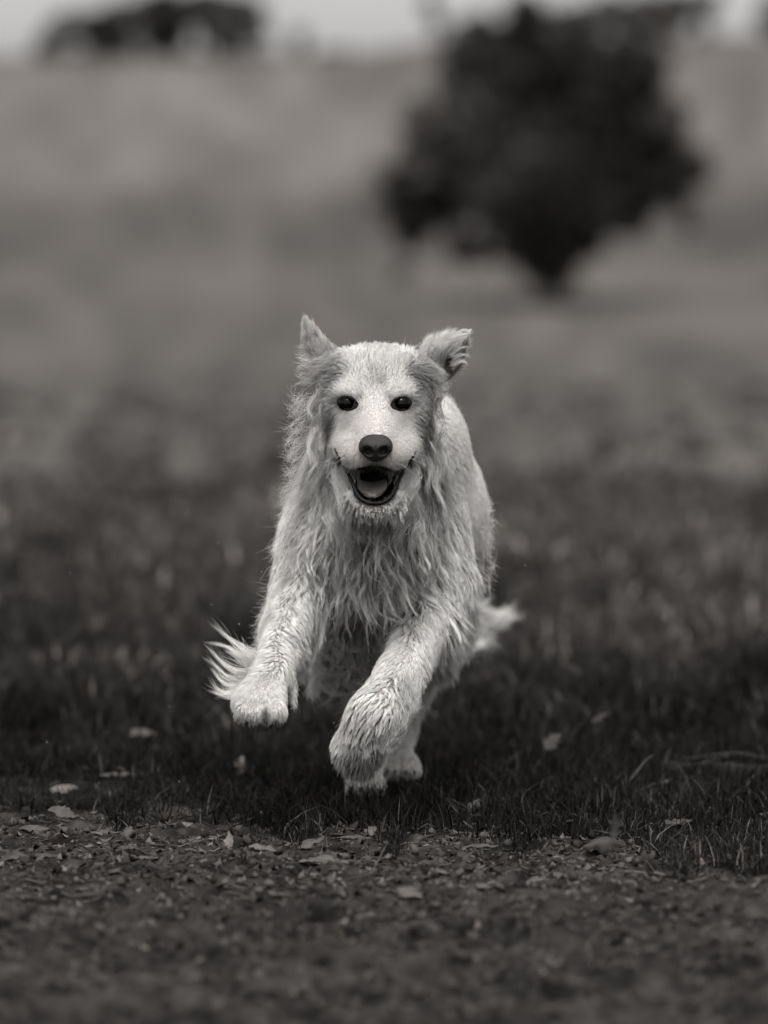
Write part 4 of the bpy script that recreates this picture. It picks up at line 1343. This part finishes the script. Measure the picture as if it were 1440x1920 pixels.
# sparse short blades creeping over the edge of the dirt
r_ = np.random.default_rng(77)
n = 5200
px_, py_ = r_.random(n) * 1700 - 130, 1480 + r_.random(n) ** 1.2 * 230
xy = np.array([G(a, b) for a, b in zip(px_, py_)])
k = r_.random(n) < np.exp(-np.clip(py_ - np.interp(px_, BX, BY), 0, None) / 34)
xy = xy[k]; n = len(xy)
blades(xy[:, 0], xy[:, 1], .006 + .018 * r_.random(n) ** 2, .0022 + 0 * xy[:, 0], .02 + .08 * r_.random(n) ** 3, 'grass', 1.4)

# ------------------------------------------------------------------ litter and gravel on the dirt
M_litter = material('leaf_litter', attr='tone', rough=.9, spec=.06)


def chips(n, fx, fy, size, tone, seed, name, flat=.16, thick=.10):
    r_ = np.random.default_rng(seed)
    x, y = fx, fy
    z = ground_z(x, y)
    a = r_.random(n) * 6.283
    u = np.stack([np.cos(a), np.sin(a), r_.normal(size=n) * flat], -1); u /= np.linalg.norm(u, axis=1)[:, None]
    v = np.stack([-np.sin(a), np.cos(a), r_.normal(size=n) * flat], -1); v /= np.linalg.norm(v, axis=1)[:, None]
    nn = np.cross(u, v)
    asp = .35 + .6 * r_.random(n)
    V = np.zeros((n, 12, 3))
    for j in range(6):
        t = j * math.pi / 3
        rr = size * (.55 + .55 * r_.random(n)) * .5
        curl = size * .22 * r_.normal(size=n) * (math.cos(t) ** 2)
        p = u * (rr * math.cos(t))[:, None] + v * (rr * asp * math.sin(t))[:, None] + nn * curl[:, None]
        c = np.stack([x, y, z + size * thick * .5], -1) + p
        V[:, j] = c + nn * (size * thick)[:, None] * .5; V[:, j + 6] = c - nn * (size * thick)[:, None] * .5
    o = np.arange(n)[:, None] * 12
    q = np.concatenate([o + np.array([0, 1, 2, 3]), o + np.array([0, 3, 4, 5]), o + np.array([9, 8, 7, 6]), o + np.array([11, 10, 9, 6])] +
                       [o + np.array([j, j + 6, (j + 1) % 6 + 6, (j + 1) % 6]) for j in range(6)])
    g = link(name, mesh_np(name, V.reshape(-1, 3), q, smooth=False, attrs={'tone': np.repeat(tone, 12)}), mat=M_litter)
    return tag(g, kind='stuff')


r_ = np.random.default_rng(41)
def dirt_points(n, y0, y1, gate):
    y = y0 + (y1 - y0) * r_.random(n); x = (r_.random(n) * 2 - 1) * .86 * (y + D + .3) / D
    k = r_.random(n) < gate(x, y)
    return x[k], y[k]


band = lambda x, y: .25 + .75 * np.exp(-((y + .28) / .36) ** 2)
x, y = dirt_points(26000, -1.9, .45, lambda x, y: band(x, y) * (1 - .8 * grass_mask(x, y)))
chips(len(x), x, y, .004 + .017 * r_.random(len(x)) ** 2.4, .012 + .11 * r_.random(len(x)) ** 2.2, 1, 'leaf_litter', .22, .06)
x, y = dirt_points(2600, -1.3, .4, lambda x, y: band(x, y) * (1 - .8 * grass_mask(x, y)))
chips(len(x), x, y, .010 + .018 * r_.random(len(x)) ** 1.8, .02 + .075 * r_.random(len(x)) ** 1.8, 4, 'leaf_litter', .28, .035)
x, y = dirt_points(7000, -2.3, .3, lambda x, y: 1 - .8 * grass_mask(x, y))
chips(len(x), x, y, .003 + .016 * r_.random(len(x)) ** 4, .014 + .06 * r_.random(len(x)) ** 1.5, 2, 'gravel', .4, .55)
x, y = dirt_points(2600, .3, 4.5, lambda x, y: .25 + 1.2 * (1 - grass_mask(x, y)))
chips(len(x), x, y, .006 + .022 * r_.random(len(x)) ** 2.5, .03 + .10 * r_.random(len(x)) ** 1.8, 3, 'leaf_litter', .3, .06)
# needles, straws and twig bits lying about
n = 1500
py_ = 1530 + r_.random(n) ** 1.4 * 330; px_ = r_.random(n) * 1640 - 100
VV = []
xy = np.array([G(a, b) for a, b in zip(px_, py_)])
for (x0, y0) in xy:
    a = r_.random() * 3.14; L_ = .008 + .045 * r_.random() ** 2.5; rr = .0005 + .0008 * r_.random()
    t = np.linspace(-1, 1, 4)
    px__, py__ = x0 + t * L_ / 2 * math.cos(a), y0 + t * L_ / 2 * math.sin(a) + .1 * L_ * t * t
    zz = ground_z(px__, py__) + rr + .001 + .002 * r_.random()
    VV.append(tube_np(np.stack([px__, py__, zz], -1), [rr * .6, rr, rr, rr * .5], 4))
v, q = join_np(VV)
tn = np.repeat(.025 + .09 * r_.random(n) ** 2, len(VV[0][0]))
tag(link('straw_litter', mesh_np('straw_litter', v, q, attrs={'tone': tn}), mat=M_litter), kind='stuff')

# ------------------------------------------------------------------ single fallen leaves, bark and twigs
def leaf_mesh(L_, W_, curl, cup, seed, lobes=0):
    r_ = np.random.default_rng(seed)
    nu, nv = 13, 9
    top = []
    e = r_.random((2, nu)) * .6
    for i in range(nu):
        u = i / (nu - 1); w = math.sin(math.pi * min(max(u, .01), .99) ** .85) ** .8
        for j in range(nv):
            s = -1 + 2 * j / (nv - 1)
            ww = W_ / 2 * w * (1 - e[0 if s < 0 else 1][i] * abs(s))
            x = (u - .5) * L_; y = s * ww + .06 * W_ * math.sin(u * 5 + seed)
            z = cup * W_ * s * s * w + curl * L_ * ((u - .5) ** 2) * 2 + .03 * W_ * math.sin(u * 14 + seed) * abs(s) - .02 * W_ * math.exp(-(s / .12) ** 2)
            top.append((x, y, z))
    top = np.array(top); bot = top - np.array([0, 0, .0006])
    q1 = grid_faces(nu, nv)
    b = [i * nv for i in range(nu)] + [(nu - 1) * nv + j for j in range(1, nv)] + [i * nv + nv - 1 for i in range(nu - 2, -1, -1)] + [j for j in range(nv - 2, -1, -1)]
    rim = [(a_, b_, b_ + nu * nv, a_ + nu * nv) for a_, b_ in zip(b[:-1], b[1:])]
    V = np.concatenate([top, bot]); V[:, 2] -= V[:, 2].min()
    return V, np.concatenate([q1[:, ::-1], q1 + nu * nv, np.array(rim)])


_mats = {}
def leaf_mat(v):
    k = round(v * .38, 3)
    if k not in _mats:
        _mats[k] = material('dry_leaf', value=k, rough=.7, spec=.25, noise=[(90, .7, 1.25, 4)], bump=(350, .0006))
    return _mats[k]


def put(o, px, py, dz=0.0, rx=0, ry=0, rz=0):
    x, y = G(px, py)
    o.location = (x, y, float(ground_z(x, y)) + dz)
    o.rotation_euler = (math.radians(rx), math.radians(ry), math.radians(rz))


def leaf(px, py, Lpx, Wpx, rz, label, tone=.13, rx=0, ry=0, dz=.002, curl=.1, cup=.15, group='single dry leaves on the ground'):
    sc_ = S * (G(px, py)[1] + D) / D
    seed = int(px * 7 + py)
    v, q = leaf_mesh(Lpx * sc_, Wpx * sc_, curl, cup, seed)
    o = link('leaf', mesh_np('leaf', v, q), mat=leaf_mat(tone))
    put(o, px, py, dz, rx, ry, rz)
    tag(o, label, 'leaf', group)
    return o


leaf(428, 1592, 44, 26, 80, 'small pale leaf standing upright on its edge at the grass border', .30, 0, -62, .014, .1, .1)
leaf(492, 1606, 56, 34, -20, 'pale pitted leaf lying just right of the upright one', .20, 18, 8)
leaf(612, 1622, 105, 60, 8, 'largest flat pale leaf on the dirt below the hind paws', .17, 12, 0, .003, .05, .08)
leaf(585, 1598, 60, 30, 35, 'folded pale leaf leaning over the largest flat leaf', .15, 25, -20, .006)
leaf(668, 1582, 62, 24, 0, 'narrow mid-grey leaf lying under the grass tips', .13, 14, 0)
leaf(696, 1574, 36, 26, 60, 'small bright crumpled leaf against a grass tuft', .22, 30, -30, .006)
leaf(120, 1488, 56, 46, 5, 'pale rounded leaf lying flat among grass on the far left', .28, 16, 0, .006, -.25, -.2)
leaf(222, 1466, 76, 30, 12, 'long pale leaf behind the rounded one', .16, 12, 0, .006)
leaf(268, 1390, 60, 40, 30, 'blurred pale leaf on the thin patch of grass', .16, 20, 0, .01)
leaf(452, 1446, 34, 34, 70, 'small bright leaf upright in the grass left of the paws', .30, 10, -60, .016)
leaf(65, 1562, 60, 34, 10, 'crumpled leaf lying left of the leaf pile', .15, 20, 0, .004)
leaf(120, 1548, 66, 46, -15, 'grey leaf with a torn corner in the leaf pile', .14, 26, 8, .008)
leaf(190, 1568, 80, 40, 5, 'domed grey leaf at the front of the leaf pile', .12, 22, 0, .006, -.3, -.3)
leaf(238, 1564, 36, 40, 70, 'small pointed leaf sticking up from the leaf pile', .14, 10, -45, .010)
leaf(160, 1672, 40, 20, 0, 'small thin leaf lying behind the strip of bark', .12, 10, 0)
leaf(250, 1612, 70, 24, 24, 'rolled grey leaf lying diagonally on the dirt', .12, 10, 10, .004, .1, .7)
leaf(278, 1618, 40, 22, -10, 'pale leaf right of the rolled one', .16, 12, 0, .003)
leaf(28, 1618, 60, 40, 30, 'curled leaf on bare dirt at the left edge', .12, 25, 0, .004)
leaf(82, 1612, 60, 30, 0, 'flat leaf beside the curled one at the left edge', .11, 14, 0, .003)
leaf(1132, 1606, 82, 50, 6, 'large domed dark leaf in front of the right-hand grass', .085, 30, 0, .014, -.35, -.35)
leaf(1152, 1582, 62, 34, 85, 'dark leaf standing upright behind the domed one', .045, 0, -78, .030, .15, .2)
leaf(1044, 1612, 30, 20, -30, 'small bright leaf left of the domed dark leaf', .24, 24, 0, .005)
leaf(1130, 1632, 26, 16, -80, 'tiny pale leaf just below the domed dark leaf', .20, 20, 0, .004)
leaf(1190, 1642, 44, 18, 5, 'pale sliver of leaf on the dirt right of centre', .16, 14, 0, .003)
leaf(768, 1682, 62, 48, -40, 'out-of-focus pale leaf on the dirt below the dog', .17, 18, 10, .006)
leaf(570, 1668, 26, 16, 60, 'small pale leaf lying left of the out-of-focus one', .19, 20, 0, .004)
leaf(898, 1674, 52, 30, -12, 'pale wedge-shaped leaf on the dirt right of the dog', .18, 18, 0, .005)
leaf(822, 1646, 46, 30, 20, 'pale leaf lying nearer the grass right of the dog', .15, 18, 0, .004)
leaf(1012, 1648, 50, 34, -35, 'broken pale leaf at the edge of the grass', .17, 20, 0, .004)
leaf(906, 1606, 60, 24, 14, 'thin grey leaf pressed against a grass tuft', .14, 16, 0, .005)
leaf(890, 1536, 40, 34, 60, 'half-hidden leaf inside the grass right of the dog', .15, 10, -40, .016)
leaf(1040, 1432, 50, 50, 40, 'blurred pale leaf deep in the grass on the right', .08, 10, -35, .03)
leaf(1130, 1395, 40, 36, 10, 'blurred leaf in the taller grass further back', .09, 10, -35, .04)
leaf(1270, 1556, 66, 30, 28, 'bent leaf inside the grass near the right edge', .12, 25, 0, .014)
leaf(945, 1854, 60, 40, -60, 'blurred upright leaf on the dirt near the bottom', .15, 20, -50, .010)
leaf(210, 1690, 40, 24, 0, 'grey leaf lying in front of the bark strip', .11, 12, 0, .003)
leaf(375, 1846, 64, 40, 20, 'blurred flat leaf at the bottom left', .12, 14, 0, .004)
lr2 = np.random.default_rng(90)
for i in range(90):
    px_ = lr2.uniform(10, 1430); py_ = np.interp(px_, BX, BY) + lr2.exponential(38) - 6
    if py_ > 1800: continue
    leaf(px_, py_, lr2.uniform(14, 34), lr2.uniform(9, 20), lr2.uniform(0, 360), 'small dry leaf flake among the litter on the bare dirt',
         float(lr2.choice([.10, .12, .14, .17, .20])), lr2.uniform(-20, 30), lr2.uniform(-15, 15), .003, lr2.uniform(-.2, .4), lr2.uniform(-.3, .5), 'small leaf flakes on the dirt')

M_bark = material('bark', value=.030, rough=.9, spec=.1, noise=[(70, .6, 1.3, 5)], bump=(220, .002))
M_twig = material('twig', value=.05, rough=.8, spec=.2, noise=[(120, .7, 1.2, 4)], bump=(500, .0008))


def strip(px0, py0, px1, py1, wpx, label, arch=.0, tone=None, cat='bark strip', name='bark_strip'):
    """a curved piece of bark: hollow shell with thickness"""
    a = np.array([*G(px0, py0), 0]); b = np.array([*G(px1, py1), 0])
    sc_ = S * (a[1] + D) / D; w = wpx * sc_
    c = (a + b) / 2; c[2] = float(ground_z(c[0], c[1]))
    ux = (b - a) / np.linalg.norm(b - a); uy = np.array([-ux[1], ux[0], 0]); L_ = np.linalg.norm(b - a)
    r_ = np.random.default_rng(int(px0 + py0))
    nu, nv = 16, 9; T_, B_ = [], []
    for i in range(nu):
        u = i / (nu - 1); ww = w * (.5 + .5 * math.sin(math.pi * u) ** .4) * (1 + .2 * (r_.random() - .5))
        for j in range(nv):
            s = -1 + 2 * j / (nv - 1)
            p = ux * (u - .5) * L_ + uy * (s * ww * .5 + .004 * math.sin(u * 6)) + np.array([0, 0, ww * .32 * math.cos(s * 1.4) + arch * math.sin(math.pi * u) + .0008 * r_.random()])
            T_.append(p); B_.append(p - np.array([0, 0, .0022]))
    q1 = grid_faces(nu, nv)
    bb = [i * nv for i in range(nu)] + [(nu - 1) * nv + j for j in range(1, nv)] + [i * nv + nv - 1 for i in range(nu - 2, -1, -1)] + [j for j in range(nv - 2, -1, -1)]
    rim = [(a_, b_, b_ + nu * nv, a_ + nu * nv) for a_, b_ in zip(bb[:-1], bb[1:])]
    o = link(name, mesh_np(name, np.concatenate([T_, B_]), np.concatenate([q1, q1[:, ::-1] + nu * nv, np.array(rim)])), mat=M_bark)
    o.location = c
    tag(o, label, cat)
    return o


strip(128, 1680, 270, 1676, 22, 'dark strip of bark lying on the dirt at the lower left', .003)
strip(-30, 1680, 92, 1682, 20, 'dark piece of bark running out at the left edge', .002)
strip(1012, 1762, 1132, 1756, 22, 'blurred bark strip lying on the dirt at the lower right', .006)
strip(836, 1824, 886, 1830, 26, 'short dark bark lump, blurred, near the bottom centre', .002)
strip(440, 1872, 520, 1862, 34, 'thick blurred bark chunk near the bottom left of centre', .006)
strip(1230, 1760, 1270, 1758, 18, 'short dark bark piece near the right edge', .004)


def twig(pts, r, label, cat='twig', z=.003):
    c = []
    for (px_, py_, h_) in pts:
        x_, y_ = G(px_, py_); c.append((x_, y_, float(ground_z(x_, y_)) + z + h_))
    c = np.array(c); t = np.linspace(0, 1, len(c)); tt = np.linspace(0, 1, 14)
    cc_ = np.stack([np.interp(tt, t, c[:, k]) for k in range(3)], -1)
    v, q = tube_np(cc_, np.interp(tt, [0, 1], [r, r * .6]), 8)
    org = cc_[0].copy()
    o = link('twig', mesh_np('twig', v - org, q), mat=M_twig); o.location = org
    tag(o, label, cat)


twig([(165, 1608, .004), (185, 1618, .0), (204, 1622, .010), (213, 1632, .004), (212, 1638, 0)], .0013, 'thin forked twig bent upwards on the dirt at the lower left')
twig([(214, 1640, 0), (260, 1648, .001), (300, 1644, .002), (345, 1630, .006)], .0011, 'long dark twig lying in a shallow curve beside the forked one')
twig([(272, 1592, .004), (330, 1594, .003), (376, 1596, .002)], .0012, 'straight pale stick lying under the grass edge')
twig([(700, 1636, .001), (716, 1620, .010), (728, 1606, .020)], .0014, 'short stick leaning up against a grass tuft')
twig([(1030, 1618, .003), (1100, 1628, .004), (1200, 1630, .004)], .0009, 'very thin straw running below the domed dark leaf')
twig([(1180, 1494, .02), (1210, 1480, .04), (1224, 1474, .05)], .0018, 'pale stick poking out of the grass on the right')
twig([(650, 1652, .002), (690, 1648, .003), (730, 1644, .003)], .0013, 'dark stick lying on the dirt below the dog')

# pale dry reeds lying at the right edge
for i, (a, b, lab) in enumerate((((1240, 1448), (1470, 1458), 'longest pale dry reed lying at the right edge'), ((1280, 1440), (1480, 1446), 'pale dry reed lying behind the longest one'),
                                 ((1256, 1458), (1350, 1450), 'short pale reed crossing the longest one'))):
    twig([(a[0], a[1], .010), ((a[0] + b[0]) / 2, (a[1] + b[1]) / 2, .016), (b[0], b[1], .014)], .0018, lab, 'reed')

# ------------------------------------------------------------------ drops of water shaken off the dog
M_water = bpy.data.materials.new('water_drop'); M_water.use_nodes = True
bs = M_water.node_tree.nodes['Principled BSDF']
bs.inputs['Roughness'].default_value = .02; bs.inputs['IOR'].default_value = 1.33; bs.inputs['Transmission Weight'].default_value = 1
v, q = blob((0, 0, 0), (.0011, .0011, .0013), nu=8, nv=10)
dm = mesh_np('water_drop', v, q)
for i, (px_, py_) in enumerate(((151, 826), (408, 1018), (132, 1074), (490, 1072), (302, 1076), (396, 1134), (532, 1112), (180, 862), (262, 1048), (626, 1356), (448, 1170), (508, 1030), (352, 960),
                                (512, 912), (336, 1466), (88, 1392), (318, 1326), (985, 1060))):
    o = link('water_drop', dm); o.location = P(px_, py_, random.uniform(-.1, .25))
    if i == 0: dm.materials.append(M_water)
    tag(o, 'tiny water drop flying in the air around the wet dog', 'water drop', 'drops shaken off the dog')

# ------------------------------------------------------------------ trees
M_trunk = material('tree_bark', value=.035, rough=.9, noise=[(3, .6, 1.3, 4)], bump=(8, .03))
M_far_trunk = material('far_tree_bark', value=.10, rough=.9, noise=[(3, .6, 1.3, 4)])


def foliage(blobs, n, y0, sc_, size, tone, seed, depth=.85):
    """leaf-sized faces through the volume of overlapping clumps; blobs in pixels (x, y, radius)"""
    r_ = np.random.default_rng(seed)
    bl = np.array(blobs, float)
    w = bl[:, 2] ** 2.2; w /= w.sum()
    k = r_.choice(len(bl), n, p=w)
    d = r_.normal(size=(n, 3)); d /= np.linalg.norm(d, axis=1)[:, None]
    rr = r_.random(n) ** .52
    ang = np.arctan2(d[:, 2], d[:, 0]) * 2.3
    rr = rr * (.80 + .38 * vnoise(ang + k * 7.7, d[:, 1] * 2 + k * 3.1))
    c = np.array([P(a, b, y0) for a, b, _ in bl])
    dy = (np.random.default_rng(seed + 1).random(len(bl)) - .5) * 2
    c[:, 1] += dy * bl[:, 2] * sc_ * 1.0
    p = c[k] + d * (rr * bl[k, 2] * sc_)[:, None] * np.array([1, depth, 1])
    p = p + r_.normal(size=(n, 3)) * (bl[k, 2] * sc_ * .10)[:, None]
    # clumping: pull the leaves of a cell together so light and gaps show through
    cell = np.floor(p / (size * 6)).astype(int)
    hsh = _T[(cell[:, 0] * 7 + cell[:, 2] * 131) & 511, (cell[:, 1] * 17 + cell[:, 2] * 3) & 511]
    keep = hsh > .14
    p, k = p[keep], k[keep]; n = len(p)
    a = r_.normal(size=(n, 3)); a /= np.linalg.norm(a, axis=1)[:, None]
    b = np.cross(a, r_.normal(size=(n, 3))); b /= np.linalg.norm(b, axis=1)[:, None]
    s_ = size * (.6 + .8 * r_.random(n))[:, None]
    nrm = np.cross(a, b)
    V = np.stack([p - a * s_, p + b * s_ * .42 + nrm * s_ * .12, p + a * s_, p - b * s_ * .42 + nrm * s_ * .12], 1)
    T_ = np.repeat(tone * (.4 + 1.2 * r_.random(n)) * (.45 + 1.1 * hsh[keep]) * (.35 + 1.5 * _T[k % 512, 7] ** 1.3), 4)
    return V.reshape(-1, 3), (np.arange(n)[:, None] * 4 + np.arange(4)), T_


M_leaf = material('tree_leaves', attr='tone', rough=.6, spec=.25)


def tree(base, blobs, limbs, n, y0, size, tone, label, seed, group=None, trunk_mat=None):
    sc_ = S * (y0 + D) / D
    bp = P(*base, y0)
    bp[2] = float(H(bp[0], bp[1])) - .05
    root = bpy.data.objects.new('tree', None); COL.objects.link(root); root.location = bp
    tag(root, label, 'tree', group)
    tubes = []
    for pts_, r0_, r1_ in limbs:
        c = np.array([P(a, b, y0 + dy) for a, b, dy in pts_])
        if pts_[0][1] == 'g': pass
        t = np.linspace(0, 1, len(c)); tt = np.linspace(0, 1, 10)
        cc_ = np.stack([np.interp(tt, t, c[:, k]) for k in range(3)], -1)
        cc_[1:-1] += np.random.default_rng(seed).normal(size=(8, 3)) * r0_ * .3
        if pts_[0][:2] == tuple(base): cc_[0] = bp
        tubes.append(tube_np(cc_ - bp, np.interp(tt, [0, 1], [r0_, r1_]), 8))
    v, q = join_np(tubes)
    link('trunk', mesh_np('trunk', v, q), root, trunk_mat or M_trunk)
    v, q, T_ = foliage(blobs, n, y0, sc_, size, tone, seed)
    link('crown', mesh_np('crown', v - bp, q, smooth=False, attrs={'tone': T_}), root, M_leaf)
    return root


tree((1030, 612), [(1000, 62, 62), (1060, 80, 72), (930, 125, 72), (1110, 165, 90), (1180, 195, 66), (1205, 280, 80), (975, 290, 66), (1108, 270, 66), (1000, 220, 110), (880, 225, 76), (825, 270, 68), (1245, 330, 56), (1285, 325, 32),
                   (1292, 425, 17), (1275, 380, 22), (1150, 350, 90), (1050, 370, 100), (950, 350, 90), (860, 350, 62), (722, 368, 30), (706, 335, 26), (704, 380, 18), (755, 310, 36), (772, 375, 40), (750, 425, 26), (1300, 300, 34), (1318, 330, 20), (775, 440, 33), (762, 492, 22), (830, 478, 24), (745, 518, 12), (900, 485, 20),
                   (870, 440, 48), (1000, 440, 58), (1080, 420, 62), (1035, 490, 46), (1032, 535, 26), (1030, 570, 13), (862, 110, 58), (1195, 130, 60), (1245, 225, 50), (785, 235, 48), (955, 465, 34), (1105, 455, 34), (900, 60, 40), (1180, 400, 44), (985, 28, 40), (1075, 40, 36), (820, 400, 34), (1000, 500, 30), (1070, 500, 30)],
     [([(1030, 612, 0), (1032, 560, 0), (1030, 500, .1), (1036, 420, .2), (1030, 300, 0), (1035, 180, 0), (1030, 90, 0)], .17, .04),
      ([(1031, 520, 0), (1075, 460, .5), (1150, 380, 1.0), (1220, 310, 1.2)], .11, .03), ([(1030, 510, 0), (980, 450, -.6), (900, 390, -1.0), (820, 330, -1.2)], .11, .03),
      ([(1035, 420, .2), (1100, 330, -.8), (1130, 230, -1.2)], .09, .03), ([(1032, 400, .2), (960, 320, .9), (910, 220, 1.3)], .09, .03),
      ([(962, 560, .3), (964, 520, .3), (985, 470, .2), (1020, 420, .2)], .03, .03), ([(1086, 570, -.3), (1084, 520, -.2), (1060, 470, 0), (1040, 430, .2)], .03, .03)],
     60000, 102.0, .12, .029, 'lone dark bushy tree with a narrow trunk standing right of the dog', 5)

g_ = 'trees along the ridge'
RY = 291.0
RT = [  # ridge leaf tones lightened: distance haze put into the colour
    ((118, 100), [(92, 86, 20), (84, 96, 22), (104, 60, 24), (135, 46, 26), (165, 50, 28)], 'leftmost low arching tree on the ridge', .055),
    ((215, 98), [(190, 50, 34), (225, 40, 38), (255, 36, 38), (215, 62, 30), (180, 70, 24), (235, 78, 22)], 'broad dark tree on the ridge left of the tallest one', .045),
    ((310, 98), [(280, 30, 42), (310, 10, 36), (320, 40, 40), (290, 68, 30), (330, 76, 24)], 'tallest dark tree of the left ridge group', .038),
    ((380, 100), [(360, 14, 30), (385, 4, 30), (392, 62, 20), (370, 30, 26)], 'thin paler tree on the ridge right of the tallest one', .085),
    ((460, 104), [(430, 22, 38), (462, 26, 36), (476, 56, 28), (440, 66, 32), (410, 10, 28), (415, 84, 20)], 'rounded dark tree ending the left ridge group', .055),
    ((562, 100), [(560, 80, 14), (562, 62, 9)], 'small lone sapling on the ridge near the middle', .08),
    ((818, 84), [(812, 22, 16), (824, 48, 12), (806, 0, 14)], 'slim tree on the ridge just left of the dark lone tree', .10),
    ((1165, 74), [(1140, 20, 34), (1175, 34, 32), (1200, 16, 36), (1170, 60, 18)], 'pale spreading tree on the ridge right of the dark lone tree', .085),
    ((1255, 72), [(1235, 24, 38), (1270, 16, 38), (1250, 48, 26), (1225, 55, 20)], 'dense tree on the ridge left of the bright gap', .075),
    ((1322, 70), [(1310, 26, 30), (1330, 6, 26), (1322, 50, 18)], 'tree on the ridge beside the bright gap in the upper right corner', .080),
    ((1450, 68), [(1440, 34, 26), (1462, 20, 34), (1470, 50, 24)], 'tree on the ridge at the right edge', .09),
]
for i, (base, bl, lab, tn) in enumerate(RT):
    top = min(b[1] for b in bl)
    tree(base, bl, [([(base[0], base[1], 0), (base[0] + 2, (base[1] + top) / 2 + 10, 0), (base[0] + 4, top + 6, 0)], .22, .06),
                    ([(base[0] + 1, (base[1] + top) / 2 + 20, 0), (bl[-1][0], bl[-1][1], 0)], .12, .05), ([(base[0] + 1, (base[1] + top) / 2 + 22, 0), (bl[0][0], bl[0][1], 0)], .12, .05)],
         int(60 * sum(b[2] for b in bl)), RY + (i % 3) * 1.5 - 3, .20, tn, lab, 50 + i, g_, M_far_trunk)
# low scrub along the ridge line
r_ = np.random.default_rng(3)
bl = [(x_, np.interp(x_, [0, 620, 1100, 1500], [104, 106, 82, 74]) + r_.uniform(-4, 4), r_.uniform(6, 17)) for x_ in list(range(70, 650, 14)) + list(range(1090, 1500, 16))]
v, q, T_ = foliage(bl, 9000, RY, S * (RY + D) / D, .16, .075, 9)
tag(link('scrub', mesh_np('scrub', v, q, smooth=False, attrs={'tone': T_}), mat=M_leaf), kind='stuff')
